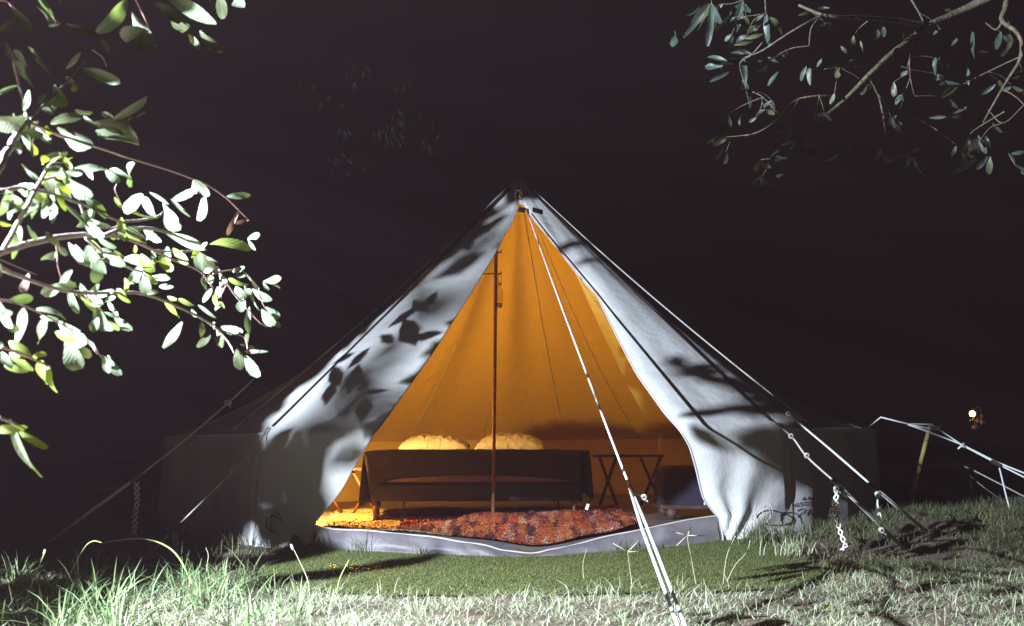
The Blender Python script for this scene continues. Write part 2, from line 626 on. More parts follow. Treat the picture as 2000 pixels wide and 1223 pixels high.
def build_tent():
    root = thing('bell_tent', 'cream canvas bell tent with open door flaps glowing orange inside on the grass', 'tent')
    root.location = (0, 0, 0)
    # roof, all round except the door front
    b = MB()
    rows = []
    NT, NA = 26, 110
    for i in range(NT + 1):
        t = 0.004 + 0.996 * i / NT
        row = []
        for j in range(NA + 1):
            th = SEAM + (2 * math.pi - 2 * SEAM) * j / NA
            k = 0.004 * math.sin(th * 31) + 0.01 * math.sin(th * 9 + t * 2)
            # soft hanging folds of the back cloth near the peak
            k += 0.022 * math.exp(-((t - 0.4) / 0.35) ** 2) * math.sin(th * 17) * sstep(2.2, 3.1, th) * sstep(4.2, 3.3, th)
            row.append(surf(th if th <= math.pi else th - 2 * math.pi, t, k * min(1, t * 3)))
        rows.append(row)
    b.grid(rows)
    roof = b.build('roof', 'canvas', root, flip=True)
    # wall behind and at the sides
    b = MB()
    rows = []
    for i in range(9):
        t = 1.0 + i / 8
        row = []
        for j in range(181):
            th = SEAM + (2 * math.pi - 2 * SEAM) * j / 180
            tt = th if th <= math.pi else th - 2 * math.pi
            k = (0.014 * math.sin(th * 37 + t) + 0.010 * math.sin(th * 71 + 2 * t)) * math.sin(math.pi * min(1, max(0, (t - 1))) * 0.9 + 0.15)
            # upright pleats beside the door
            a = abs(math.degrees(tt))
            k += 0.014 * math.exp(-((a - 36.5) / 2.5) ** 2) * math.sin(math.radians(a) * 60) * (0.3 + 0.7 * (t - 1))
            row.append(surf(tt, t, (k - 0.012) * min(1, (t - 1) * 5)))
        rows.append(row)
    b.grid(rows)
    wall = b.build('wall', 'shaded_wall_canvas', root, flip=True)
    # eave hem
    b = MB()
    b.tube([surf(SEAM + (2 * math.pi - 2 * SEAM) * j / 120 if SEAM + (2 * math.pi - 2 * SEAM) * j / 120 <= math.pi else SEAM + (2 * math.pi - 2 * SEAM) * j / 120 - 2 * math.pi, 1.0, 0.006) for j in range(121)], 0.012, 6)
    b.build('eave_hem', 'hem', roof)
    # door flaps
    def flap(side):
        tab = LEFT_EDGE if side < 0 else RIGHT_EDGE
        b = MB()
        rows = []
        NU, NV = 26, 90
        for i in range(NV + 1):
            t = 0.035 + (1.95 - 0.035) * i / NV
            e = lookup(tab, t)
            row = []
            for j in range(NU + 1):
                u = j / NU
                th = side * (SEAM + R_(2.2)) * (1 - u) + e * u
                k = wrinkle(th * side, t) + 0.02 * math.sin(math.pi * u) * min(1, t)
                if t > 1.0:
                    q = t - 1
                    if side > 0:
                        # gathered cloth: creases fanning out of the tied corner
                        ang = math.atan2(1.0 - q + 0.02, (1 - u) + 0.05)
                        rad = math.hypot(1.0 - q, (1 - u))
                        k += 0.014 * math.sin(ang * 15 + 1.0) * sstep(0, 0.25, q) * sstep(1.5, 0.3, rad)
                        k -= 0.03 * q * u
                    else:
                        k += 0.010 * math.sin(u * 9 + q * 3) * q + 0.04 * q * q * u
                if u < 0.08:
                    k = -0.012
                if u > 0.93:
                    k -= 0.015 * (u - 0.93) / 0.07
                row.append(surf(th, t, k))
            rows.append(row)
        b.grid(rows)
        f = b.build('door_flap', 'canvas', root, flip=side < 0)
        # stitched edge of the opening
        hb = MB()
        hb.tube([r[-1] for r in rows], 0.006, 5)
        hb.build('hem', 'hem', f)
        # dark zip webbing along the seam to the roof
        zb = MB()
        zr = []
        for i in range(60):
            t = 0.05 + 0.93 * i / 59
            wv = (0.034 if side < 0 else 0.022) * (1.0 - 0.5 * t)
            c = side * SEAM
            dth = wv / max(0.12, RB * t)
            zr.append([surf(c - dth * side * (1 - m / 4.) * 1.0, t, 0.012 + 0.006 * math.sin(m / 4. * math.pi)) for m in range(5)])
        zb.grid(zr)
        zb.build('zip_strip', 'seam', f)
        return f
    fl, fr = flap(-1), flap(1)
    fl['label'] = 'left door flap with leaf shadows across it'
    fr['label'] = 'right door flap lit evenly white and gathered at the bottom'
    # raised ridge seams with the guy ropes
    for s in (-1, 1):
        b = MB()
        p0, p1 = surf(s * R_(38), 0.04, 0.02), surf(s * R_(40.5), 0.985, 0.02)
        b.tube([p0.lerp(p1, i / 40) - Vector((0, 0, 0.05 * 4 * (i / 40) * (1 - i / 40))) for i in range(41)], 0.0055, 6)
        b.build('ridge_seam', 'rope_old', roof)
    for a in (62, 86, 110, 134, 152, 169, -62, -86, -110, -134, -155, -172):
        b = MB()
        b.tube([surf(R_(a), 0.06 + 0.93 * i / 30, -0.004) for i in range(31)], 0.0032, 5)
        b.build('roof_seam', 'canvas', roof)
    # peak cap
    b = MB()
    rows = []
    for i in range(6):
        t = 0.0 + 0.055 * i / 5
        rows.append([surf(2 * math.pi * j / 32 - math.pi, max(0.001, t), 0.02) for j in range(33)])
    b.grid(rows)
    b.build('peak_cap', 'canvas', root, flip=True)
    # groundsheet floor and front lip
    b = MB()
    rows = []
    for i in range(21):
        r = 2.87 * i / 20
        row = []
        for j in range(73):
            th = 2 * math.pi * j / 72
            x, y = CX + r * math.sin(th), CY - r * math.cos(th)
            row.append((x, y, ground_z(x, y) + 0.004 + 0.004 * math.sin(x * 7) * math.sin(y * 6)))
        rows.append(row)
    b.grid(rows)
    fl_ = b.build('groundsheet', 'groundsheet', root)
    top = [(585, 1022), (640, 1033), (720, 1039), (800, 1046), (880, 1056), (940, 1066), (985, 1076), (1025, 1082), (1065, 1078), (1110, 1068), (1200, 1047), (1300, 1026), (1410, 1007), (1490, 996)]
    bot = [(560, 1068), (640, 1073), (720, 1079), (800, 1083), (880, 1087), (940, 1089), (985, 1090), (1025, 1090), (1065, 1089), (1110, 1086), (1200, 1079), (1300, 1071), (1410, 1058), (1490, 1047)]
    L = []
    for (a, c), (d, e) in zip(top, bot):
        p0 = gnd(d, e)
        p1 = at(a, c, p0.y + 0.05)
        L.append((p0, p1))
    lows = smooth_poly([a for a, _ in L], 70)
    tops = smooth_poly([c for _, c in L], 70)
    b = MB()
    rows = []
    for i, (p, q) in enumerate(zip(lows, tops)):
        row = [p + Vector((0, -0.02, -0.02))]
        for k in range(7):
            s = k / 6
            o = 0.022 * math.sin(s * math.pi) + 0.006 * math.sin(i * 0.9 + s * 5) + 0.004 * math.sin(i * 0.33 - s * 9)
            row.append(p.lerp(q, s) + Vector((0, -o, 0.003 * math.sin(i * 0.6))))
        row.append(q + Vector((0, 0.03, 0.006)))
        row.append(q + Vector((0, 0.09, -0.01)))
        row.append(q + Vector((0, 0.16, min(0, ground_z(q.x, q.y + 0.16) + 0.01 - q.z))))
        rows.append(row)
    b.grid(rows)
    b.build('door_sill', 'groundsheet', root)
    hb = MB()
    hb.tube([q + Vector((0, 0.008, 0.004 + 0.003 * math.sin(i * 0.8))) for i, q in enumerate(tops)], 0.005, 6)
    hb.build('sill_piping', 'hem', root)
    # loop, knot and two black tabs at the top of the door
    c = to_surf(1012, 384)[2] + Vector((0, -0.05, 0))
    b = MB()
    b.tube([c + Vector((0.028 * math.cos(a), 0.0, 0.045 * math.sin(a))) for a in np.linspace(0, 2 * math.pi, 17)], 0.007, 6)
    for q in range(6):
        a = q * 1.1
        b.tube([c + Vector((0.02 + 0.012 * math.cos(a), -0.01, -0.05 + 0.012 * math.sin(a))), c + Vector((0.024 + 0.02 * math.cos(a + 2), -0.02, -0.07 + 0.02 * math.sin(a + 2)))], 0.007, 5)
    b.build('rope_loop', 'rope', root)
    for px, py, r in ((1019, 413, 0.14), (1044, 414, 0.24)):
        th_, t_, _p = to_surf(px, py)
        p = surf(th_, t_, 0.024)
        b = MB().box(p, (0.058, 0.012, 0.085), Matrix.Rotation(th_ * 0.7, 3, 'Z') @ Matrix.Rotation(r, 3, 'Y') @ Matrix.Rotation(-0.9, 3, 'X'))
        b.build('webbing_tab', 'seam', root, smooth=False, bevel=0.003)
    # tie loops at the wall foot
    for px, py in ((538, 1030), (1487, 1012)):
        th, t, p = to_surf(px, py - 8)
        b = MB()
        q = p + Vector((0, -0.05, 0))
        b.tube([q + Vector((0.045 * math.cos(a), -0.02 * math.sin(a), 0.05 * math.sin(a) - 0.0)) for a in np.linspace(0, 2 * math.pi, 15)], 0.004, 5)
        b.tube([q + Vector((0.03 * math.cos(a) + 0.02, -0.03, 0.06 * math.sin(a) + 0.01)) for a in np.linspace(0, 5, 12)], 0.003, 5)
        b.build('tie_loop', 'rope_old' if px > 1000 else 'seam', root)
    # printed maker's mark on the wall right of the door
    def on_wall(px, py, out=0.004):
        th, t, p = to_surf(px, py)
        k = (0.014 * math.sin(th * 37 + t) + 0.010 * math.sin(th * 71 + 2 * t)) * math.sin(math.pi * min(1, max(0, (t - 1))) * 0.9 + 0.15)
        a = abs(math.degrees(th))
        k += 0.014 * math.exp(-((a - 36.5) / 2.5) ** 2) * math.sin(math.radians(a) * 60) * (0.3 + 0.7 * (t - 1))
        return surf(th, t, k - 0.012 + out)
    cu = bpy.data.curves.new('tmp_text', 'FONT')
    cu.body = 'canvascamp'
    cu.resolution_u = 2
    to = bpy.data.objects.new('tmp_text', cu)
    COL.objects.link(to)
    me = bpy.data.meshes.new_from_object(to.evaluated_get(bpy.context.evaluated_depsgraph_get()))
    co = [v.co.copy() for v in me.vertices]
    w = max(v.x for v in co)
    b = MB()
    b.add([on_wall(1537 + 48 * v.x / w, 989 - 15 * v.y / 0.75 * 0.85) for v in co], [tuple(p.vertices) for p in me.polygons])
    bpy.data.objects.remove(to)
    for k in range(3):
        x = 1563 + k * 8
        b.add([on_wall(x, 977.5), on_wall(x + 7, 977.5), on_wall(x + 3.5, 971)], [(0, 1, 2)])
    for poly in ([(1556, 997), (1560, 994), (1565, 995), (1564, 1000), (1558, 1006), (1556, 1009)], [(1572, 996), (1567, 1008)], [(1571, 1003), (1576, 1006), (1578, 1003)]):
        b.tube([on_wall(x, y, 0.006) for x, y in poly], 0.0022, 4)
    b.build('printed_logo', 'ink', wall, smooth=False)
    return root

build_ground()
TENT = build_tent()

# ================================================================== INSIDE THE TENT
def build_pole():
    root = thing('tent_pole', 'thin brown wooden tent pole standing before the foot of the bed', 'pole')
    a = at(963, 1012, 7.42)
    b_ = at(969, 452, 8.35)
    c = at(970, 420, 8.42)
    MB().tube([a, a.lerp(b_, .25), a.lerp(b_, .5), a.lerp(b_, .75), b_, c], [0.013, 0.0145, 0.0155, 0.016, 0.0165, 0.016], 10).build('shaft', 'wood', root)
    s1 = a.lerp(b_, (1008 - 494) / 556)
    for px, py in ((946, 493), (923, 535)):
        k = (1008 - py) / 556.0
        m = a.lerp(b_, k)
        p = at(px, py, m.y - 0.02)
        q = at(979, py, m.y - 0.02)
        MB().tube([p, q, q + Vector((0, 0, 0.02))], 0.006, 6).build('hanger_bar', 'plastic', root)
    return a, b_

PA, PB = build_pole()

def build_glass():
    m = PA.lerp(PB, (1008 - 560) / 556.0)
    c = at(976, 578, m.y - 0.03)
    root = thing('hanging_glass_lantern', 'small clear glass lantern hanging from the tent pole hook', 'lantern')
    s = m.y / F
    prof = [(0.001, -24), (4.5, -23), (6.2, -18), (7, -8), (6.8, 4), (5.5, 13), (3, 18), (2.6, 22)]
    MB().lathe([(r * s, z * s) for r, z in prof], c, 14).build('glass', 'glass', root)
    MB().lathe([(0.5 * s, 27 * s), (3.2 * s, 26 * s), (3.4 * s, 21 * s), (3.0 * s, 20 * s)], c, 12).build('cap', 'brass', root)
    MB().tube([c + Vector((-2.5 * s, 0, 22 * s)), c + Vector((-3.5 * s, 0, 34 * s)), c + Vector((0, 0, 43 * s)), c + Vector((3.5 * s, 0, 34 * s)), c + Vector((2.5 * s, 0, 22 * s))], 0.9 * s, 5).build('wire_handle', 'brass', root)
    MB().lathe([(0.001, -22 * s), (4.5 * s, -21 * s), (4.5 * s, -15 * s), (0.001, -14 * s)], c, 12).build('candle', 'brass', root)
build_glass()

YB = 7.66                      # foot of the bed
BX0 = at(716, 900, YB).x
BX1 = at(1146, 900, YB).x
BZ = at(900, 880, YB).z        # top of the covered mattress

def build_bed():
    root = thing('bed', 'low double bed with shaded frame and metal and wooden legs inside the tent', 'bed')
    cx, w = (BX0 + BX1) / 2, BX1 - BX0
    ln = 1.95
    MB().box((cx, YB + ln / 2 + 0.03, BZ - 0.13), (w - 0.08, ln - 0.02, 0.23)).build('mattress', 'mattress', root, bevel=0.045)
    MB().box((cx, YB + ln / 2 + 0.03, BZ - 0.315), (w - 0.06, ln - 0.04, 0.13)).build('frame', 'plastic', root, smooth=False, bevel=0.01)  # deep black box puts the under-bed shade into the frame
    def leg(px, py0, py1, rpx, m, Y):
        p = at(px, py0, Y)
        zb = ground_z(p.x, Y) + 0.01
        r = rpx * Y / F
        return MB().tube([(p.x, Y, BZ - 0.378), (p.x, Y, zb)], [r, r * 0.85], 10).build('leg', m, root)
    leg(735, 980, 1015, 6.5, 'redwood', YB + 0.08)
    leg(1121, 980, 1010, 4, 'steel', YB + 0.08)
    leg(788, 980, 997, 2.5, 'paper', YB + 1.2)
    leg(1090, 980, 997, 3, 'steel', YB + 1.75)
    leg(740, 980, 997, 4, 'redwood', YB + 1.8)
    p = at(1147, 990, YB + 0.02)
    MB().box(p, (0.022, 0.004, 0.045), Matrix.Rotation(0.35, 3, 'Y')).build('care_tag', 'paper', root, smooth=False)
    # blanket thrown over the bed: its own thing
    b = MB()
    rows = []
    NX, NY = 48, 26
    x0, x1 = BX0, BX1
    for i in range(NY + 1):
        v = i / NY
        row = []
        for j in range(NX + 1):
            u = j / NX
            # s across: left drop, top, right drop
            L1, L2, L3 = 0.42, x1 - x0, 0.36
            s = u * (L1 + L2 + L3)
            fold = 0.012 * math.sin(v * 17 + u * 5) + 0.008 * math.sin(v * 31 - u * 11)
            if s < L1:
                k = 1 - s / L1
                x, z, dn = x0 - 0.02 - 0.05 * k + fold, BZ - k * L1, k
            elif s < L1 + L2:
                x, z, dn = x0 + (s - L1), BZ + 0.004 * math.sin(u * 23) * math.sin(v * 9), 0
            else:
                k = (s - L1 - L2) / L3
                x, z, dn = x1 + 0.02 + 0.03 * k + fold, BZ - k * L3, k
            # round shoulders
            e = min(abs(x - x0), abs(x - x1)) if dn == 0 else 0
            if dn == 0:
                z -= 0.022 * math.exp(-e / 0.025)
            y = YB + 0.02 + v * 1.45 + (0.11 * dn * (1 - v) if s < L1 else 0)
            row.append(Vector((x, y, z)))
        rows.append(row)
    # foot drop in front, arched hem
    front = []
    for i in range(9):
        k = i / 8
        row = []
        for j, p in enumerate(rows[0]):
            u = j / NX
            L1, L2, L3 = 0.42, x1 - x0, 0.36
            s = u * (L1 + L2 + L3)
            if s < L1 or s > L1 + L2:
                # the hanging corner swings to the front
                kk = (1 - s / L1) if s < L1 else (s - L1 - L2) / L3
                row.append(Vector((p.x + (0.0 if s < L1 else -0.05 * k) * (1 - kk * .5), p.y - (0.004 * k if s < L1 else 0.03 * k * (1 - kk)), p.z - (0.002 if s < L1 else 0.03) * k)))
            else:
                c = (s - L1) / L2
                hem = 0.25 - 0.065 * math.sin(math.pi * c) ** 0.6 + 0.17 * math.exp(-c / 0.035) + 0.12 * math.exp(-(1 - c) / 0.03)
                row.append(Vector((p.x, p.y - 0.05 * math.sin(k * math.pi / 2) - 0.008 * k * math.sin(c * 40), p.z - hem * k)))
        front.append(row)
    b.grid(front[::-1] + rows[1:])
    bl = b.build('blanket', 'blanket', None, solid=0.012)
    tag(bl, 'dark wool blanket draped over the low double bed', 'blanket')

build_bed()

def pillow(px0, px1, ptop, label):
    Y = YB + 1.62
    a, c = at(px0, 878, Y), at(px1, 878, Y)
    top = at((px0 + px1) / 2, ptop, Y)
    cx, w = (a.x + c.x) / 2, (c.x - a.x)
    hh = (top.z - BZ) * 0.82
    b = MB()
    n, m = 30, 20
    for s in (1, -1):
        rows = []
        for i in range(m + 1):
            v = -1 + 2 * i / m
            row = []
            for j in range(n + 1):
                u = -1 + 2 * j / n
                prof = max(0.0, (1 - abs(u) ** 2.6)) ** 0.55 * max(0.0, (1 - abs(v) ** 2.6)) ** 0.55
                pin = 1 - 0.06 * (1 - abs(v)) ** 2
                cr = 0.014 * math.sin(u * 17 + v * 9 + 3 * u * u) * math.sin(v * 13 - u * 4) + 0.008 * math.sin(u * 39 + 7 * v + 2 * math.sin(u * 9))
                x = cx + u * w / 2 * pin
                yy = v * 0.22
                z = (hh * prof + cr * prof * 0.7) if s > 0 else -0.01 * prof
                # leaning on the back, raised at the head end
                row.append(Vector((x, Y + yy * 0.95, BZ + z + 0.012 + max(0, yy) * 0.14)))
            rows.append(row)
        if s < 0:
            rows = [r[::-1] for r in rows]
        b.grid(rows)
    o = b.build('pillow', 'pillow', None, merge=True)
    tag(o, label, 'pillow', 'pillows on the bed')

pillow(781, 917, 846, 'plump cream pillow on the bed entirely clear of the pole')
pillow(928, 1064, 843, 'plump cream pillow on the bed partly crossed by the tent pole')

def xtable(name, label, px0, px1, py, Y, depth, m, legs, rail=True):
    root = thing(name, label, 'table', None)
    a, c = at(px0, py, Y), at(px1, py, Y)
    w = c.x - a.x
    MB().box(((a.x + c.x) / 2, Y + depth / 2, a.z - 0.012), (w, depth, 0.024)).build('tabletop', m, root, smooth=False, bevel=0.004)
    for (x0, x1, yy) in legs:
        z0 = a.z - 0.026
        z1 = ground_z(0.5 * (a.x + c.x), Y) + 0.012
        MB().tube([(a.x + w * x0, Y + yy, z0), (a.x + w * x1, Y + yy, z1)], 0.014, 6).build('leg', m, root)
    return root

xtable('folding_side_table', 'small wooden folding table left of the bed behind the door flap', 598, 722, 914, 8.35, 0.42, 'redwood',
       [(0.72, 1.12, 0.05), (1.12, 0.72, 0.08), (0.12, 0.58, 0.05), (0.58, 0.12, 0.08)])
xtable('folding_table', 'dark folding table with crossed legs right of the bed', 1165, 1296, 888, 8.9, 0.45, 'darkwood',
       [(0.66, 0.97, 0.03), (0.97, 0.66, 0.06), (0.05, 0.3, 0.03), (0.3, 0.05, 0.06)])

def build_seat():
    root = thing('low_chair', 'dark navy upholstered low chair with stubby leg beside the right door flap', 'chair')
    Y = 7.25
    a, c = at(1292, 985, Y), at(1440, 985, Y)
    top = at(1340, 912, Y)
    b = MB()
    w = c.x - a.x
    zt, zb = top.z, a.z
    rows = []
    for i in range(13):
        t = i / 12
        z = zb + (zt - zb) * t
        k = 1 - 0.10 * t ** 3 - (0.25 if t > 0.97 else 0)
        row = []
        for j in range(33):
            an = 2 * math.pi * j / 32
            ca, sa = math.cos(an), math.sin(an)
            sx = abs(ca) ** 0.4 * (1 if ca > 0 else -1)
            sy = abs(sa) ** 0.4 * (1 if sa > 0 else -1)
            row.append(Vector(((a.x + c.x) / 2 + sx * w / 2 * k, Y + 0.27 + sy * 0.26 * k, z + 0.006 * math.sin(an * 5))))
        rows.append(row)
    rows.append([Vector(((a.x + c.x) / 2, Y + 0.27, zt + 0.005))] * 33)
    b.grid(rows)
    b.build('cushion', 'navy', root, merge=True)
    MB().box(((a.x + c.x) / 2, Y + 0.27, zb - 0.02), (w * 1.0, 0.5, 0.035)).build('base_board', 'darkwood', root, smooth=False, bevel=0.006)
    p = at(1386, 984, Y - 0.02)
    MB().box((p.x, Y - 0.004, p.z), (0.075, 0.012, 0.022)).build('metal_clasp', 'steel', root, smooth=False, bevel=0.003)
    for px, yy in ((1316, 0.06), (1430, 0.06), (1316, 0.46), (1430, 0.46)):
        q = at(px, 1000, Y)
        zg = ground_z(q.x, Y) + 0.008
        MB().tube([(q.x, Y + yy, zb - 0.037), (q.x - 0.01, Y + yy, zg)], [0.05, 0.028], 8).build('leg', 'darkwood', root)
build_seat()

def rug_z(x, y):
    z = ground_z(x, y) + 0.02 + 0.012 * math.sin(x * 9 + y * 4) * math.sin(y * 7)
    z += 0.03 * math.exp(-((x - PA.x) / 0.2) ** 2 - ((y - 7.40) / 0.17) ** 2)
    z += 0.02 * math.exp(-((x - 0.30) / 0.3) ** 2 - ((y - 7.3) / 0.15) ** 2)
    return z

def carpet(name, label, front_px, yback, m, n, lift, hr, wr, azs):
    root = thing(name, label, 'rug')
    fr = smooth_poly([gnd(*p) for p in front_px], 60)
    b = MB()
    rows = []
    nr = 26
    for i in range(nr + 1):
        k = i / nr
        row = []
        for p in fr:
            y0 = max(p.y + 0.10, CY - 2.78 * math.cos(math.asin(max(-.99, min(.99, (p.x - CX) / 2.8)))))
            y = y0 + (yback - y0) * k
            x = p.x * (1 + 0.18 * k * (1 if p.x < 0 else 0.3))
            row.append(Vector((x, y, rug_z(x, y) + lift)))
        rows.append(row)
    b.grid(rows)
    b.build('weave', m, root)
    u, v = RNG.uniform(0, 1, n), RNG.uniform(0, 1, n) ** 1.5
    base = []
    for a, c in zip(u, v):
        fi, fj = c * (nr - 0.01), a * (len(rows[0]) - 1.01)
        i, j = int(fi), int(fj)
        p = rows[i][j].lerp(rows[i][j + 1], fj - j).lerp(rows[i + 1][j].lerp(rows[i + 1][j + 1], fj - j), fi - i)
        base.append(p)
    base = np.array([[p.x, p.y, p.z - 0.004] for p in base])
    az = RNG.normal(-1.57, azs, n)
    V, T = blades(base, RNG.uniform(*hr, n), RNG.uniform(0.008, 0.03, n), az, RNG.uniform(*wr, n))
    o = np_mesh('rag_pile', V, T, m, root)
    tag(o, kind='stuff')

def build_rug():
    carpet('woven_floor_mat', 'tan woven floor mat in the warm light at the left of the tent floor', [(628, 1036), (700, 1042), (800, 1052), (880, 1061)], 8.9, 'jute', 4500, 0.0, (0.006, 0.016), (0.006, 0.014), 1.5)
    carpet('rag_rug', 'shaggy red and brown rag rug on the tent floor before the bed', [(770, 1049), (860, 1059), (940, 1071), (1025, 1083), (1110, 1072), (1190, 1056), (1258, 1040)], 8.6, 'rug', 16000, 0.012, (0.006, 0.018), (0.005, 0.011), 0.5)
build_rug()

# ================================================================== ROPES
def plait(pts, s=0.012):
    """hanging chain-knotted rope tail: two interlaced strands"""
    P = resample(pts, 26)
    out = []
    for ph in (0, math.pi):
        line = []
        for i, p in enumerate(P):
            a = i * 1.15 + ph
            line.append(p + Vector((s * math.cos(a), s * 0.8 * math.sin(2 * a), 0)))
        out.append(line)
    return out

def knot(b, p, r=0.011, n=3):
    for k in range(n):
        a = k * 2.1
        b.tube([p + Vector((r * 1.3 * math.cos(a + q), r * 1.3 * math.sin(a * 1.7 + q), r * 1.2 * math.sin(q + a))) for q in np.linspace(0, 5.5, 9)], r * 0.55, 5)
    b.tube([p + Vector((-r, 0, -r * .6)), p + Vector((r * 0.2, 0, 0)), p + Vector((r * 1.8, -r, -r * 2.2))], r * 0.5, 5)

def slider(p, d, root):
    d = d.normalized()
    q = d.to_track_quat('X', 'Z').to_matrix()
    MB().box(p, (0.085, 0.014, 0.026), q).build('tension_slider', 'plastic', root, smooth=False, bevel=0.004)

def slack(a, b_, drop, n=14):
    return [a.lerp(b_, i / (n - 1)) - Vector((0, 0, drop * 4 * (i / (n - 1)) * (1 - i / (n - 1)))) for i in range(n)]

# front rope
root = thing('guy_rope', 'long white guy rope running from the tent peak over the door to the near grass', 'rope', 'guy ropes of the tent')
A = to_surf(1030, 418)[2] + Vector((0, -0.06, 0))
E = at(1338, 1235, 3.45)
E = Vector((E.x, E.y, ground_z(E.x, E.y) + 0.0))
def along(a, e, py):
    lo_, hi = 0.0, 1.0
    for _ in range(40):
        m = (lo_ + hi) / 2
        p = a.lerp(e, m)
        d = p - CAM
        y = 611.5 - F * d.dot(UP) / d.dot(FW)
        if y < py:
            lo_ = m
        else:
            hi = m
    return a.lerp(e, lo_)
S = along(A, E, 962)
MB().tube(slack(A, S, 0.02, 20), 0.0058, 6).build('rope', 'rope', root)
slider(S, E - A, root)
dn = (E - S)
side = Vector((1, 0, 0)) * 0.013
MB().tube([S + Vector((-.004, 0, 0)), S.lerp(E, .3) - side, E - side], 0.007, 6).tube([S + Vector((.004, 0, 0)), S.lerp(E, .3) + side * 0.7, E + side], 0.007, 6).build('doubled_rope', 'rope', root)
kb = MB()
kb.tube([S, S + Vector((0.03, 0, -0.012)), S + Vector((0.05, 0, -0.02))], 0.003, 5)
knot(kb, S + Vector((0.05, 0, -0.02)), 0.008)
kb.build('rope_knot', 'rope', root)

def side_rope(label, start, mids, end, slide_i, m, r, tail=None, knots=(), tm=None):
    root = thing('guy_rope', label, 'rope', 'guy ropes of the tent')
    pts = [start] + mids + [end]
    up = smooth_poly(pts[:slide_i + 1], 20)
    MB().tube(up, r, 6).build('rope', m, root)
    s = pts[slide_i]
    nxt = pts[slide_i + 1]
    slider(s, nxt - pts[slide_i - 1], root)
    off = Vector((0, 0, 0.006))
    MB().tube([s + off * .5] + [p + off for p in pts[slide_i + 1:]], r, 6).tube([s - off * .5] + [p - off for p in pts[slide_i + 1:]], r, 6).build('doubled_rope', m, root)
    for k in knots:
        b = MB()
        knot(b, k, r * 1.7)
        b.build('rope_knot', m, root)
    if tail:
        b = MB()
        for ln in plait(tail):
            b.tube(ln, 0.0055, 5)
        b.build('plaited_tail', tm or m, root)
    return root

e1 = surf(R_(40.5), 0.97, 0.02)
e2 = surf(SEAM, 0.985, 0.02)
g1, g2 = gnd(1812, 1040), gnd(1768, 1074)
e1b = at(1530, 800, e1.y - 0.02)
side_rope('bright white guy rope with a dark slider running furthest out right of the door', e1, [at(1545, 812, e1.y - 0.1), at(1630, 885, 5.9), at(1706, 951, 5.75)], g1, 3, 'rope', 0.0062,
          tail=None, knots=[at(1540, 808, e1.y - 0.08), at(1715, 966, 5.74)])
r2 = side_rope('weathered guy rope with a long plaited white tail right of the door', e2, [at(1548, 855, 5.95), at(1577, 893, 5.8), at(1637, 947, 5.6)], g2, 3, 'rope_old', 0.0058,
               tail=[at(1634, 958, 5.59), at(1632, 1000, 5.59), at(1640, 1035, 5.57), at(1652, 1068, 5.55), at(1640, 1076, 5.55)], knots=[at(1545, 852, 5.95), at(1576, 890, 5.8), at(1634, 955, 5.59), at(1722, 1036, 5.3)], tm='rope')
# short loose tail of the outer rope
b = MB()
b.tube([at(1715, 962, 5.74), at(1714, 985, 5.74), at(1717, 1000, 5.74)], 0.006, 5).tube([at(1717, 998, 5.74), at(1713, 1014, 5.74)], 0.005, 5).tube([at(1717, 998, 5.74), at(1722, 1012, 5.74)], 0.005, 5)
b.build('loose_tail', 'rope', bpy.data.objects['guy_rope.001'])

# far right ropes with the bamboo stake
eR = surf(R_(66), 0.98, 0.02)
Yb = 7.6
bt, bb = at(1817, 829, Yb), at(1775, 992, Yb)
bb.z = min(bb.z, ground_z(bb.x, bb.y))
root = thing('bamboo_stake', 'leaning yellow bamboo stake propping up the ropes right of the tent', 'stake')
MB().tube([bb + (bb - bt) * .02, bt], 0.0155, 8).build('cane', 'bamboo', root)
for k in (0.12, 0.48, 0.8):
    MB().tube([bb.lerp(bt, k), bb.lerp(bt, k + 0.008)], 0.0178, 8).build('node', 'darkwood', root)
root = thing('guy_rope', 'doubled white guy rope passing over the bamboo stake', 'rope', 'guy ropes of the tent')
MB().tube([eR, at(1720, 815, 7.3), at(1773, 828, 7.5), bt + Vector((0, -0.02, 0)), at(1880, 870, 7.5), at(1952, 908, 7.3), at(2040, 952, 7.0)], 0.0062, 6).build('rope', 'rope', root)
MB().tube([at(1773, 829, 7.5), at(1815, 844, 7.55), at(1880, 869, 7.5), at(1945, 902, 7.3), at(2040, 940, 7.0)], 0.0062, 6).tube([at(1773, 829, 7.5), at(1810, 836, 7.57), at(1826, 838, 7.57)], 0.005, 5).build('doubled_rope', 'rope', root)
slider(at(1945, 905, 7.28), at(2000, 930, 7) - at(1900, 880, 7.4), root)
b = MB()
b.tube([at(1829, 838, 7.55), at(1838, 829, 7.55)], 0.006, 5)
knot(b, at(1831, 836, 7.54), 0.009)
b.build('rope_knot', 'rope', root)
b = MB()
b.tube([at(1871, 877, 7.48), at(1883, 866, 7.48)], 0.007, 5)
knot(b, at(1880, 870, 7.47), 0.008)
b.build('rope_knot', 'rope', root)
MB().tube([at(1952, 914, 7.27), at(1963, 960, 7.25), at(1976, 1010, 7.2)], 0.0058, 5).build('loose_tail', 'rope', root)
root = thing('guy_rope', 'dim old guy rope low down behind the bamboo stake', 'rope', 'guy ropes of the tent')
MB().tube([at(1830, 890, 8.6), at(1900, 918, 8.3), at(2030, 985, 7.9)], 0.006, 5).build('rope', 'rope_old', root)
MB().tube([at(1845, 911, 8.6), at(1878, 916, 8.5), at(1925, 955, 8.3), at(1968, 986, 8.0)], 0.005, 5).build('doubled_rope', 'rope_old', root)
MB().tube([at(1893, 936, 8.4), at(1898, 955, 8.4), at(1907, 984, 8.4)], 0.008, 5).build('loose_tail', 'rope_old', root)
slider(at(1899, 920, 8.3), Vector((1, 0, -.4)), root)

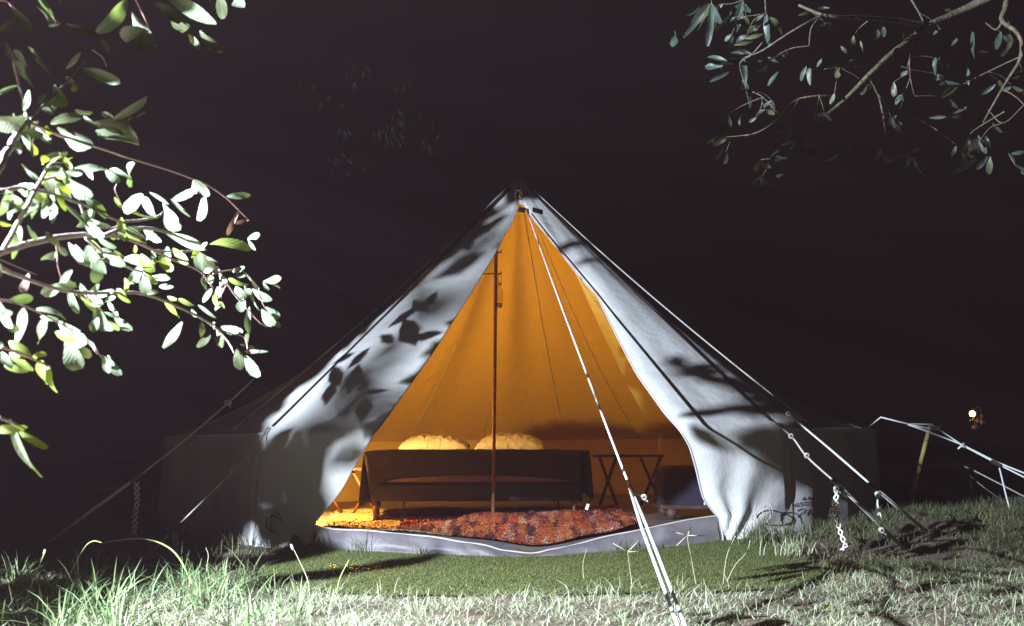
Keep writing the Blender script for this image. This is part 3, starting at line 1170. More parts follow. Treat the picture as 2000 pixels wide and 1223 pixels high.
# left ropes in the dark
eL = to_surf(530, 724)[2] + Vector((-0.02, -0.05, 0.03))
eL2 = surf(-SEAM, 0.985, 0.02)
side_rope('dim guy rope with a plaited tail stretching out left of the tent', eL, [at(445, 787, 6.2), at(350, 868, 5.8), at(266, 934, 5.5)], gnd(60, 1085), 3, 'rope_old', 0.0065,
          tail=[at(267, 942, 5.49), at(268, 980, 5.49), at(264, 1010, 5.49), at(262, 1046, 5.48)], knots=[at(445, 787, 6.2)])
side_rope('short dim guy rope with a knotted tail close left of the door', eL2, [at(470, 905, 6.0), at(400, 975, 5.8), at(342, 1032, 5.6)], gnd(270, 1105), 3, 'rope_old', 0.0055,
          tail=[at(342, 1040, 5.59), at(345, 1088, 5.58)], knots=[at(455, 918, 5.95)])

# ================================================================== LEAVES AND TREES
def leaf_mesh(name, m, seed):
    r = random.Random(seed)
    curl = r.uniform(0.08, 0.6) * r.choice((1, 1, -1))
    tw = r.uniform(-0.9, 0.9)
    tipx = r.uniform(0.42, 0.95)
    edge = r.uniform(0.0, 0.05)
    fold = r.uniform(0.05, 0.3)
    bendx = r.uniform(-0.12, 0.12)
    asym = r.uniform(0.75, 1.25)
    wv = r.uniform(0, 6)
    sh = r.uniform(0.86, 1.12)
    vs, fs = [], []
    NVv, NU = 8, 4
    for i in range(NVv + 1):
        v = i / NVv
        vv = 1 - (1 - v) ** 1.6 if i == NVv else v
        hw = 0.5 * max(0.0, 1 - ((v - 0.60 * sh) / (0.62 * sh if v < 0.6 * sh else 1.03 - 0.6 * sh)) ** 2) ** (0.75 if v < 0.6 * sh else tipx) + 0.012
        for j in range(NU + 1):
            u = -1 + 2 * j / NU
            x = u * hw * (asym if u > 0 else 2 - asym) + bendx * v * v * 2
            z = -curl * v * v + fold * abs(u) * hw * 0.5 + 0.02 * math.sin(v * 9 + wv) * u
            if abs(j - NU / 2) == NU / 2:
                x += edge * math.sin(v * 23 + wv) * hw
            a_ = tw * v * v
            vs.append((x * math.cos(a_) - z * math.sin(a_), v, z * math.cos(a_) + x * math.sin(a_)))
    for i in range(NVv):
        for j in range(NU):
            a = i * (NU + 1) + j
            fs.append((a, a + 1, a + NU + 2, a + NU + 1))
    me = bpy.data.meshes.new(name)
    me.from_pydata(vs, [], fs)
    me.materials.append(M[m])
    me.polygons.foreach_set('use_smooth', [True] * len(fs))
    me.update()
    return me

LEAF = {k: [leaf_mesh('leaf', 'leaf_' + k, 10 * i + n) for i in range(8)] for n, k in enumerate(('green', 'teal', 'lime', 'olive', 'dry', 'slate', 'night'))}

def leaf_matrix(B, T, w, roll):
    ax = (T - B)
    Lg = ax.length
    yv = ax.normalized()
    view = (B - CAM).normalized()
    xv = yv.cross(-view)
    if xv.length < 1e-4:
        xv = yv.orthogonal()
    xv.normalize()
    rot = Matrix.Rotation(roll, 3, yv)
    xv = rot @ xv
    zv = xv.cross(yv)
    m = Matrix.Identity(4)
    for i in range(3):
        m[i][0] = xv[i] * w
        m[i][1] = yv[i] * Lg
        m[i][2] = zv[i] * Lg
        m[i][3] = B[i]
    return m

def add_leaf(parent, kind, B, T, w, roll):
    o = bpy.data.objects.new('leaf', random.choice(LEAF[kind]))
    COL.objects.link(o)
    o.parent = parent
    o.matrix_world = leaf_matrix(B, T, w, roll)
    return o

def branch(parent, pts, r0, r1, m, n=20, sides=6):
    P = smooth_poly(pts, n)
    rad = [r0 + (r1 - r0) * i / (len(P) - 1) for i in range(len(P))]
    P = [p + Vector((random.uniform(-1, 1), random.uniform(-1, 1), random.uniform(-1, 1))) * rr * 0.18 for p, rr in zip(P, rad)]
    return MB().tube(P, rad, sides).build('branch', m, parent)

# ---- the near tree whose floodlit branch enters from the left
LT = thing('leafy_tree', 'leafy tree at the left edge with floodlit pale twigs and glossy leaves', 'tree')
def ldep(px, py):
    return 2.05 + 1.15 * max(0.0, px) / 520.0 + 0.10 * math.sin(py * 0.013)
def lat(px, py, dd=0.0):
    return at(px, py, ldep(px, py) + dd)
LB = [
    ([(-90, 470), (-30, 372), (0, 322), (28, 270), (53, 236)], 9.5, 7.5, 'bark'),
    ([(53, 236), (49, 205), (38, 165), (26, 118)], 5, 3, 'bark'),
    ([(53, 238), (120, 265), (200, 290), (240, 305), (330, 332), (378, 350), (408, 363), (442, 386), (468, 412), (487, 431)], 3.2, 1.3, 'twig'),
    ([(55, 234), (90, 200), (130, 160), (165, 120)], 2.5, 1.2, 'twig'),
    ([(-60, 530), (0, 494), (50, 478), (110, 465), (165, 459), (200, 462), (228, 450), (282, 446), (320, 452), (360, 468), (402, 488)], 6.5, 3, 'bark'),
    ([(5, 490), (38, 430), (62, 385), (80, 352), (96, 324)], 5.5, 3.5, 'bark'),
    ([(80, 352), (110, 345), (146, 339)], 3.2, 2, 'bark'),
    ([(96, 324), (105, 318), (122, 318)], 3, 1.5, 'bark'),
    ([(-40, 378), (15, 372), (40, 366), (70, 372), (100, 378), (150, 395), (195, 412), (235, 433), (300, 426), (320, 414)], 4.2, 2.4, 'bark'),
    ([(156, 397), (168, 424), (190, 440), (215, 446), (246, 440)], 3, 2.2, 'bark'),
    ([(215, 461), (250, 467), (300, 489), (340, 508), (388, 528), (404, 545), (416, 562)], 3, 1.6, 'twig'),
    ([(298, 489), (345, 492), (402, 488)], 2.6, 2, 'bark'),
    ([(-60, 490), (0, 523), (40, 540), (90, 558), (150, 572), (205, 572), (262, 572), (310, 583), (352, 602), (390, 620), (420, 640), (445, 666), (458, 690)], 4.2, 2.4, 'bark'),
    ([(168, 465), (210, 500), (260, 527), (287, 541)], 3, 1.6, 'bark'),
    ([(-40, 580), (25, 590), (65, 605), (110, 628), (165, 660), (190, 690), (212, 698)], 2.6, 1, 'twig'),
    ([(-40, 672), (20, 683), (55, 697), (97, 716)], 3.2, 2, 'twig'),
    ([(-70, 790), (5, 818), (28, 828), (34, 838)], 3.5, 2.5, 'bark'),
    ([(428, 528), (455, 570), (482, 602), (508, 630), (522, 639)], 2.2, 1, 'twig'),
    ([(420, 640), (450, 651), (478, 660), (484, 690)], 1.8, 0.9, 'twig'),
    ([(110, 478), (112, 500), (113, 520), (122, 552)], 1.6, 1, 'twig'),
    ([(166, 575), (190, 602)], 2, 1.2, 'twig'),
    ([(416, 535), (450, 528), (478, 532), (505, 562)], 1.4, 0.9, 'twig'),
    ([(505, 562), (512, 590), (520, 605)], 1.2, 0.8, 'twig'),
    ([(0, 507), (40, 524), (72, 537)], 1.0, 0.7, 'twig'),
    ([(180, 97), (200, 112), (208, 130)], 1.2, 0.8, 'twig'),
    ([(228, 360), (225, 372), (240, 405)], 1.0, 0.6, 'twig'),
    ([(-30, 0), (10, 2), (25, 14)], 2.0, 1.2, 'twig'),
    ([(250, -30), (285, 40), (290, 62)], 2.2, 1.2, 'twig'),
]
for pts, r0, r1, m in LB:
    k = ldep(*pts[len(pts) // 2]) / F
    branch(LT, [lat(x, y) for x, y in pts], r0 * k, r1 * k, m, 26)
G, T_, Y_, O_, D_ = 'green', 'teal', 'lime', 'olive', 'dry'
LL = [
 (25,14,58,62,22,O_),(70,-12,111,43,15,T_),(118,46,52,24,32,O_),(188,63,262,14,36,G),(290,62,230,60,19,T_),(258,24,312,100,26,O_),(130,47,195,77,17,O_),(199,79,209,96,9,T_),(182,98,207,113,11,O_),
 (163,133,244,167,24,T_),(27,119,82,169,27,G),(52,91,127,147,21,O_),(158,102,130,136,13,T_),(128,150,146,164,13,T_),(143,165,154,190,15,Y_),(107,166,134,219,23,T_),(36,167,-6,182,9,T_),(50,226,-14,252,30,T_),
 (94,194,106,231,14,T_),(99,242,152,214,21,O_),(146,214,179,228,11,G),(91,245,95,276,14,Y_),(112,249,184,285,24,T_),(163,228,190,251,11,O_),(184,240,247,257,24,O_),(186,256,264,297,32,T_),(240,238,270,284,21,O_),
 (221,233,277,200,19,G),(222,230,198,222,11,O_),(249,235,291,225,11,O_),(44,259,96,312,25,T_),(70,251,99,287,15,T_),(85,321,68,305,9,Y_),(99,316,121,308,9,Y_),(123,318,137,299,11,Y_),(81,356,41,322,13,T_),
 (145,329,218,331,21,T_),(164,326,189,352,15,T_),(206,330,224,357,10,T_),(262,318,232,356,23,G),(214,330,246,341,11,G),(123,343,174,386,18,T_),(109,354,129,381,11,Y_),(34,364,72,374,23,T_),(-4,370,22,386,13,T_),
 (3,395,36,411,19,T_),(29,385,52,403,9,T_),(59,375,73,409,11,T_),(26,389,18,423,15,T_),(70,399,58,438,20,T_),(86,371,72,396,23,Y_),(99,378,110,396,9,T_),(109,369,122,401,11,Y_),(-4,430,31,453,11,Y_),
 (34,440,53,476,17,T_),(54,440,72,467,8,T_),(111,492,79,514,19,T_),(113,481,131,501,14,T_),(114,466,141,459,13,T_),(134,474,166,515,15,T_),(171,480,192,540,34,G),(179,469,201,506,17,Y_),(194,485,217,509,13,T_),
 (174,456,192,443,15,G),(189,445,201,463,11,G),(176,446,126,403,10,T_),(174,436,182,409,13,T_),(214,462,236,473,7,G),(246,450,268,480,15,Y_),(264,479,268,498,8,Y_),(223,489,241,506,11,Y_),(239,506,288,511,20,T_),
 (273,526,302,499,18,Y_),(288,540,341,553,10,T_),(279,529,286,572,17,T_),(284,534,304,557,11,Y_),(278,379,254,422,30,T_),(248,402,292,441,13,Y_),(278,385,298,420,24,T_),(319,397,353,456,16,T_),(334,389,369,424,10,T_),
 (292,376,338,401,9,T_),(337,390,385,377,19,T_),(379,349,386,379,11,D_),(400,361,388,431,8,D_),(467,411,444,461,9,D_),(486,430,459,441,8,D_),(224,386,238,409,7,Y_),(279,446,318,472,15,T_),(323,454,412,499,20,T_),
 (409,478,477,465,11,Y_),(443,384,490,381,15,G),(484,466,516,457,14,G),(484,467,501,488,7,T_),(56,534,47,573,13,D_),(126,554,88,571,21,T_),(141,526,124,557,15,T_),(134,545,151,566,9,G),(137,567,141,610,15,G),
 (149,574,164,586,9,Y_),(157,554,169,573,11,T_),(164,571,202,599,13,T_),(179,539,197,553,17,Y_),(194,550,187,569,9,G),(189,579,224,574,17,T_),(229,564,241,586,16,Y_),(244,544,263,571,14,Y_),(211,589,226,604,11,T_),
 (219,596,231,621,9,T_),(187,600,206,645,25,T_),(191,620,177,650,15,T_),(204,610,229,621,7,G),(224,619,255,645,15,T_),(207,625,234,638,10,Y_),(211,629,219,647,11,T_),(71,604,127,612,20,T_),(46,602,49,671,26,T_),
 (91,617,84,673,25,O_),(114,628,169,681,24,T_),(134,643,151,723,23,T_),(-6,588,36,637,23,T_),(-3,621,22,609,15,T_),(3,621,29,651,9,T_),(169,662,211,702,10,G),(204,697,210,731,19,T_),(211,694,233,733,9,T_),
 (149,669,176,702,15,O_),(17,667,52,690,20,Y_),(19,690,46,706,15,Y_),(3,688,20,726,15,T_),(9,711,33,729,17,Y_),(63,702,84,680,13,Y_),(82,704,70,749,26,Y_),(97,714,89,761,18,Y_),(-6,682,19,671,6,T_),
 (24,824,52,932,24,G),(29,834,76,878,9,Y_),(-6,842,27,836,18,Y_),(386,494,401,527,19,O_),(408,531,411,553,11,G),(397,531,413,527,13,T_),(424,519,427,533,9,T_),(416,539,412,553,8,G),(429,534,441,553,10,T_),
 (413,563,397,589,14,T_),(419,574,418,597,11,Y_),(428,589,423,613,13,T_),(431,589,436,606,9,Y_),(434,543,441,582,19,D_),(425,560,430,580,12,D_),(447,544,471,561,13,Y_),(454,529,482,528,15,T_),(459,540,481,541,8,T_),
 (461,559,471,587,17,T_),(476,584,464,609,17,T_),(487,599,484,653,12,T_),(478,531,506,563,5,G),(492,564,531,589,15,T_),(514,550,553,553,13,T_),(514,552,524,566,6,T_),(524,552,548,569,5,O_),(487,564,501,606,10,T_),
 (477,556,489,581,8,T_),(511,604,531,636,17,T_),(519,599,544,621,13,T_),(529,619,546,639,9,T_),(432,638,476,650,19,T_),(322,589,349,623,15,Y_),(327,579,351,591,9,Y_),(349,584,371,598,11,Y_),(374,604,384,619,9,T_),
 (387,596,419,621,10,T_),(417,629,424,646,9,T_),(356,629,328,682,19,O_),(394,629,396,661,14,O_),(411,654,387,681,15,O_),(424,644,441,681,15,O_),(419,659,429,674,9,O_),(464,679,475,719,16,O_),(479,694,506,737,22,T_),
 (469,672,501,681,8,O_),(477,687,526,692,10,T_),(479,654,489,669,15,O_),
 (325,-14,402,41,34,G),(405,-20,413,22,15,T_),(462,-14,478,23,20,T_),(300,8,345,38,24,O_),(335,40,370,70,22,O_),(363,45,373,70,12,O_),(430,-10,436,42,24,O_),(390,60,425,105,16,O_),(372,68,395,100,12,O_),
 (115,-20,124,8,14,O_),(200,-8,215,2,10,O_),(140,85,168,92,10,O_),(10,85,20,115,14,O_),(0,60,25,40,16,O_),(205,590,225,575,8,G),
]
for bx, by, tx, ty, w, k in LL:
    d0 = ldep((bx + tx) / 2, (by + ty) / 2)
    dd = random.uniform(-0.03, 0.04)
    if k == O_:
        dd += 0.12
    B = at(bx, by, d0 + dd)
    T2 = at(tx, ty, d0 + dd + random.uniform(-0.03, 0.03))
    rolls = [random.uniform(-0.8, 0.8) for _ in range(4 if by > 260 else 1)]
    def facing(r):
        m_ = leaf_matrix(B, T2, 1, r)
        return (Vector((m_[0][2], m_[1][2], m_[2][2])).normalized()).dot((FLOOD - B).normalized())
    roll = max(rolls, key=facing)
    add_leaf(LT, k, B, T2, w * (d0 + dd) / F / max(0.7, math.cos(roll)) * 0.92, roll)

for i in range(86):
    pts0 = random.choice([q[0] for q in LB[:15] if q[0] is not None])
    x, y = random.choice(pts0)
    k = random.random()
    x += random.uniform(-25, 25)
    y += random.uniform(-22, 22)
    if not (-20 < x < 420 and 90 < y < 660):
        continue
    d0 = ldep(x, y) + random.uniform(-0.05, 0.1)
    a = random.gauss(0.9, 0.9)
    ln = random.uniform(24, 52)
    B, T2 = at(x, y, d0), at(x + ln * math.cos(a), y + ln * math.sin(a), d0 + random.uniform(-.02, .02))
    roll = random.uniform(-.7, .7)
    add_leaf(LT, random.choice((T_, T_, G, G, Y_, O_)), B, T2, ln * random.uniform(.34, .5) * d0 / F, roll)

# ---- rest of the same tree beyond the frame, plus leaves added to block and dapple the floodlight
def off_leaf(target, f, ln, wd, ang=None):
    """added leaf on the line from the floodlight to a point it shades, at fraction f of the way"""
    c = FLOOD.lerp(target, f)
    d = (target - FLOOD).normalized()
    u = d.cross(Vector((0, 0, 1))).normalized()
    v = u.cross(d)
    a = random.uniform(0, 2 * math.pi) if ang is None else ang
    ax = (u * math.cos(a) + v * math.sin(a) + d * random.uniform(-0.4, 0.4)).normalized()
    return c - ax * ln / 2, c + ax * ln / 2, wd, d

OFF = []
def shade(px, py, size_px, f, ang=None, aspect=0.42):
    """photo shadow centre, shadow length in photo pixels, fraction, direction"""
    p = to_surf(px, py)[2]
    ln = size_px * p.y / F * f
    OFF.append(off_leaf(p, f, ln, ln * aspect, ang))

for args in [(690, 740, 90, .30, 1.9), (655, 735, 80, .30, 2.3), (715, 800, 80, .30, 2.0), (735, 765, 60, .30, .2, .25), (700, 700, 60, .3, 1.2), (757, 662, 55, .30, -.4), (790, 620, 70, .30, .9), (800, 650, 100, .3, 2.4), (830, 655, 60, .3, .3),
             (840, 590, 60, .28, 1.5), (670, 700, 50, .3, .5), (820, 600, 70, .28, 2.6), (710, 755, 45, .3, .8, .3), (640, 770, 70, .26, 2.0),
             (650, 855, 130, .11, .1), (620, 930, 150, .11, 1.2), (560, 900, 110, .12, 1.0), (690, 900, 90, .10, .4), (590, 985, 120, .11, .3), (900, 520, 110, .12, .6), (960, 440, 80, .14, .9), (540, 860, 90, .14, .8), (500, 960, 90, .14, 1.5),
             (1375, 810, 60, .2, .6), (1385, 855, 70, .2, -.8), (1110, 480, 70, .13, .9), (1150, 510, 50, .13, .9), (1490, 800, 120, .12, .4), (1480, 860, 90, .14, 1.2), (1560, 900, 120, .15, 1.5), (1620, 930, 90, .15, 1.5)]:
    shade(*args)
# dense leaves added to keep the floodlight off the left half of the tent
for i in range(1100):
    th = R_(random.uniform(-125, -39.5))
    t = math.sqrt(random.uniform(0.01, 1.0)) if i % 4 else random.uniform(1, 2)
    p = surf(th, t)
    near = th > R_(-50)
    f = random.uniform(0.14, 0.2) if near else random.uniform(0.10, 0.2)
    OFF.append(off_leaf(p, f, 0.05, 0.026) if near else off_leaf(p, f, 0.10, 0.048))
def crossing(p):
    q = None
    for k in range(400, 1000):
        q = FLOOD.lerp(p, k / 1000)
        th = math.atan2(q.x - CX, CY - q.y)
        t = (ZP - q.z) / (ZP - eave_z(th))
        if math.hypot(q.x - CX, q.y - CY) < RB * min(1, max(0, t)):
            return th, (t if t <= 1 else 1 + (eave_z(th) - q.z) / eave_z(th))
    return None
n_ = 0
while n_ < 300:                # leaves added to keep the flood off the bed and the back of the tent
    p = Vector((random.uniform(-0.5, 1.6), random.uniform(7.6, 7.9), random.uniform(0.16, 0.7) if n_ % 2 else random.uniform(0.3, 1.5)))
    c = crossing(p)
    if c is None or c[1] > 1.9 or not (lookup(LEFT_EDGE, c[1]) + 0.015 < c[0] < lookup(RIGHT_EDGE, c[1]) - (0.2 if c[1] < 0.9 else 0.12)):
        continue
    OFF.append(off_leaf(p, random.uniform(0.13, 0.19), 0.056, 0.03))
    n_ += 1
for i in range(16):            # foot of the right roof
    OFF.append(off_leaf(surf(R_(random.uniform(48, 80)), random.uniform(0.78, 0.97)), random.uniform(0.12, 0.17), 0.034, 0.016))
n_ = 0
while n_ < 110:                 # right inner slope
    p = Vector((random.uniform(0.3, 1.9), random.uniform(8.6, 9.6), random.uniform(0.8, 2.4)))
    c = crossing(p)
    if c is None or c[1] > 1 or not (lookup(LEFT_EDGE, c[1]) + 0.04 < c[0] < lookup(RIGHT_EDGE, c[1]) - 0.09):
        continue
    OFF.append(off_leaf(p, random.uniform(0.15, 0.2), 0.03, 0.018))
    n_ += 1
for i in range(420):           # hedge-dense leaves added to darken the ground beside and behind the tent
    az, el = R_(random.uniform(-40, 6)), R_(random.uniform(-15, -0.5))
    if i % 5 == 0:
        az, el = R_(random.uniform(45, 55)), R_(random.uniform(-5, -1))
    d = Vector((math.sin(az) * math.cos(el), math.cos(az) * math.cos(el), math.sin(el)))
    OFF.append(off_leaf(FLOOD + d * 10, random.uniform(0.07, 0.12), 0.09, 0.045))
for i in range(6):
    p = to_surf(random.uniform(1580, 1690), random.uniform(840, 925))[2]
    OFF.append(off_leaf(p, random.uniform(0.1, 0.15), 0.05, 0.02))
for i in range(70):            # very soft dapple on the left flap
    k = random.random()
    p = to_surf(560 + 380 * k + random.uniform(-90, 60), 960 - 480 * k + random.uniform(-60, 60))[2]
    OFF.append(off_leaf(p, random.uniform(0.03, 0.06), 0.014, 0.007))
for i in range(34):            # soft shade over the foot of the left flap
    p = to_surf(random.uniform(478, 640), random.uniform(850, 1025))[2]
    OFF.append(off_leaf(p, random.uniform(0.045, 0.085), 0.021, 0.0105))
for i in range(24):            # and over the cloth beside it
    th = R_(random.uniform(-41, -35.5))
    OFF.append(off_leaf(surf(th, random.uniform(0.7, 1.95)), random.uniform(0.10, 0.16), 0.04, 0.02))
for i in range(26):
    OFF.append(off_leaf(surf(R_(random.uniform(-46, -39.5)), random.uniform(0.9, 1.98)), random.uniform(0.10, 0.16), 0.055, 0.028))
for i in range(22):            # left end of the sill
    p = gnd(random.uniform(530, 640), random.uniform(1035, 1085))
    OFF.append(off_leaf(p, random.uniform(0.1, 0.16), 0.036, 0.018))
for i in range(40):            # the left ropes
    k = random.random()
    p = at(480, 760, 6.4).lerp(gnd(60, 1085), k)
    OFF.append(off_leaf(p, random.uniform(0.1, 0.16), 0.06, 0.03))
for i in range(60):            # peak
    p = PK + Vector((random.uniform(-.3, .3), 0, random.uniform(-0.10, 0.5)))
    OFF.append(off_leaf(p, random.uniform(0.1, 0.2), 0.06, 0.03))
for i in range(700):           # dark ground left of the door
    x, y = random.uniform(-6.0, -1.2), random.uniform(4.95, 9.5)
    if x > -1.3 - (6.2 - y) * 0.1 or (x > -1.8 and y > 5.5):
        continue
    OFF.append(off_leaf(Vector((x, y, ground_z(x, y) + random.uniform(0, 0.2))), random.uniform(0.1, 0.2), 0.08, 0.04))
for i in range(60):            # the dim corner at the lower left
    p = Vector((random.uniform(-2.4, -1.66), random.uniform(3.4, 5.0), -0.1))
    OFF.append(off_leaf(p, random.uniform(0.14, 0.22), 0.07, 0.035))
for i in range(14):            # streak across the mat
    k = i / 13
    p = gnd(540 + 270 * k, 1140 - 42 * k)
    OFF.append(off_leaf(p, 0.16, 0.05, 0.028))
for i in range(38):           # added leaves keep the light off the topmost visible leaves
    p = lat(random.uniform(-10, 420), random.uniform(-40, 215), random.uniform(-.05, .1))
    OFF.append(off_leaf(p, random.uniform(0.3, 0.6), 0.075, 0.034))
vs, tr = [], []
for B, T2, w, d in OFF:
    ax = T2 - B
    sd = ax.cross(d).normalized() * w / 2
    o = len(vs)
    mid = B.lerp(T2, .45)
    q3 = B.lerp(T2, .75)
    n_ = d * w * 0.15
    vs += [B, mid - sd, mid + n_, mid + sd, q3 - sd * .7, q3 + sd * .7, T2]
    tr += [(o, o + 2, o + 1), (o, o + 3, o + 2), (o + 1, o + 2, o + 4), (o + 2, o + 3, o + 5), (o + 4, o + 2, o + 5), (o + 4, o + 5, o + 6)]
o = np_mesh('blocker_leaves', np.array([tuple(v) for v in vs]), np.array(tr), 'leaf_green', LT)  # unseen leaves: leaf shadows, and many added only to block light
tag(o, kind='stuff')
for pts in ([(-4.2, 1.6, 1.5), (-3.4, 1.9, 1.15), (-2.9, 2.2, 0.95), (-2.5, 2.5, 0.9)], [(-3.4, 1.9, 1.15), (-3.0, 2.1, 0.6), (-2.8, 2.3, 0.45)], [(-4.2, 1.6, 1.5), (-3.4, 1.5, 2.4), (-2.4, 1.75, 2.3), (-1.5, 1.95, 1.55), (-1.2, 1.95, 1.15)]):
    branch(LT, [Vector(p) for p in pts], 0.014, 0.005, 'bark', 16)
MB().tube([(-4.4, 1.6, -0.15), (-4.35, 1.6, 0.7), (-4.2, 1.6, 1.5), (-4.3, 1.7, 2.6)], [0.09, 0.075, 0.06, 0.04], 10).build('trunk', 'bark', LT)

# ---- right tree
RTREE = thing('olive_like_tree', 'dim slender leaved tree hanging over the top right corner', 'tree')
def rdep(px, py):
    return 4.3 + 0.25 * math.sin(px * 0.011) - 0.1 * math.sin(py * 0.02)
def rat(px, py, dd=0.0):
    return at(px, py, rdep(px, py) + dd)
RBR = [
    ([(2010, -50), (1930, -6), (1870, 24), (1815, 50), (1750, 98), (1697, 147), (1650, 195), (1606, 230)], 11, 2.5),
    ([(1815, 48), (1750, 40), (1700, 37), (1650, 34), (1604, 28), (1560, 10)], 6.5, 2.5),
    ([(1974, -20), (1962, 20), (1958, 42), (1990, 68), (1994, 110), (1972, 150), (1948, 190), (1920, 240)], 6, 1.6),
    ([(1958, 42), (1945, 58), (1925, 45)], 2.5, 1.2),
    ([(1697, 147), (1715, 185), (1724, 222), (1730, 262)], 3, 1.2),
    ([(1724, 220), (1790, 232), (1832, 256), (1866, 282)], 1.6, 0.9),
    ([(1796, 72), (1778, 110), (1778, 150), (1786, 188)], 2.4, 1),
    ([(1650, 192), (1600, 187), (1550, 198), (1510, 240), (1470, 262), (1426, 267)], 2, 1),
    ([(1604, 30), (1585, 55), (1580, 90)], 2, 1),
    ([(1604, 30), (1545, 62), (1490, 98), (1455, 112)], 2, 1),
    ([(1994, 110), (1930, 140), (1880, 165), (1862, 172)], 1.3, 0.8),
    ([(1962, 218), (1925, 240), (1900, 256)], 1.5, 1),
    ([(1520, 222), (1490, 190), (1470, 180)], 1.2, 0.8),
    ([(1387, -20), (1390, 0), (1388, 12)], 1.5, 0.9),
    ([(1448, -20), (1450, 0), (1452, 10)], 1.5, 0.9),
    ([(1494, -10), (1496, 25), (1500, 40)], 1.5, 0.9),
    ([(1500, 70), (1470, 105), (1445, 125), (1455, 165), (1465, 210)], 1.4, 0.8),
    ([(1560, 195), (1530, 240), (1520, 275), (1505, 310)], 1.3, 0.7),
    ([(1606, 230), (1570, 262), (1545, 290)], 1.4, 0.7),
    ([(1730, 262), (1760, 285), (1775, 305)], 1.2, 0.7),
    ([(1930, 215), (1960, 240), (2005, 200)], 1.2, 0.8),
    ([(1960, 175), (1985, 190), (2010, 215)], 1.5, 1),
    ([(1970, 300), (1985, 325), (2005, 345)], 1.2, 0.8),
    ([(2010, 60), (1995, 110)], 3, 2),
    ([(1780, 0), (1795, 25), (1803, 42)], 2, 1.4),
    ([(1700, 130), (1640, 132), (1610, 135)], 1, 0.7),
    ([(1850, 128), (1800, 130), (1760, 130)], 0.8, 0.6),
]
for pts, r0, r1 in RBR:
    k = rdep(*pts[0]) / F
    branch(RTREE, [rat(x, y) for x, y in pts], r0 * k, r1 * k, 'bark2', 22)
RL = [
 (1386,6,1352,36,11),(1384,6,1350,70,12),(1387,8,1374,70,13),(1389,8,1393,79,15),(1390,6,1408,48,13),(1428,30,1408,60,14),(1366,10,1348,30,12),
 (1452,2,1438,50,15),(1450,4,1428,28,10),(1455,8,1462,32,9),(1497,26,1498,86,14),(1503,34,1532,60,13),(1492,30,1470,45,8),(1488,45,1462,62,8),(1480,58,1455,60,7),(1490,66,1462,78,8),(1470,80,1444,90,7),
 (1317,60,1315,90,8),(1448,110,1405,133,11),(1455,105,1428,100,9),(1450,112,1462,155,12),(1420,120,1380,108,9),(1412,128,1377,130,8),(1410,135,1395,128,9),(1425,140,1395,158,8),(1470,108,1438,95,7),(1480,120,1500,112,8),(1500,112,1520,125,8),
 (1462,175,1450,160,8),(1468,180,1445,178,8),(1466,188,1463,210,8),(1480,140,1500,132,7),(1520,140,1500,165,8),(1425,265,1404,246,8),(1424,266,1398,279,9),(1440,246,1422,236,6),(1440,245,1430,221,7),(1444,246,1444,225,6),
 (1542,248,1514,247,7),(1540,250,1518,260,7),(1545,252,1536,278,9),(1550,282,1508,297,11),(1553,278,1530,282,10),(1538,308,1508,309,6),(1530,340,1512,348,6),(1585,288,1592,283,8),
 (1575,130,1562,158,9),(1582,130,1578,160,9),(1632,130,1634,158,8),(1605,115,1598,130,6),(1640,90,1655,102,6),(1680,80,1692,100,6),(1720,50,1712,72,10),(1725,52,1730,70,9),
 (1828,112,1823,146,10),(1834,116,1830,148,12),(1870,170,1836,188,11),(1875,165,1828,160,8),(1893,120,1890,160,8),(1900,62,1896,104,11),(1955,62,1948,103,12),(1970,92,1964,102,9),(1945,165,1918,186,9),(1965,100,1975,80,8),(1935,100,1898,112,8),
 (1815,230,1845,228,7),(1850,228,1895,226,8),(1860,222,1885,214,6),(1778,298,1795,290,9),(1780,305,1800,330,8),(1778,305,1772,325,10),(1785,308,1790,340,7),(1776,318,1768,330,7),(1722,290,1712,312,8),(1640,300,1622,318,8),
 (1868,285,1858,306,8),(1905,265,1895,300,10),(1910,265,1925,298,9),(1925,265,1930,288,9),(1938,240,1957,262,7),(1880,300,1890,328,12),(1908,310,1873,340,11),(1928,305,1915,332,9),(1935,305,1937,338,8),(1890,305,1912,308,8),(1895,270,1880,298,8),
 (1975,300,2000,296,8),(1983,322,2004,342,9),(1972,302,1985,318,7),(1845,20,1880,12,14),(1850,95,1838,112,6),(1560,30,1595,18,8),(1620,15,1600,18,6),(1660,120,1672,108,7),(1770,60,1760,76,7),(1870,75,1862,92,7),
]
random.seed(5)
for bx, by, tx, ty, w in RL:
    d0 = rdep((bx + tx) / 2, (by + ty) / 2) + random.uniform(-0.12, 0.12)
    roll = random.uniform(-0.7, 0.7)
    add_leaf(RTREE, random.choice(('slate', 'slate', 'slate', O_, 'night')), at(bx, by, d0), at(tx, ty, d0 + random.uniform(-.04, .04)), w * d0 / F / max(.65, math.cos(roll)), roll)
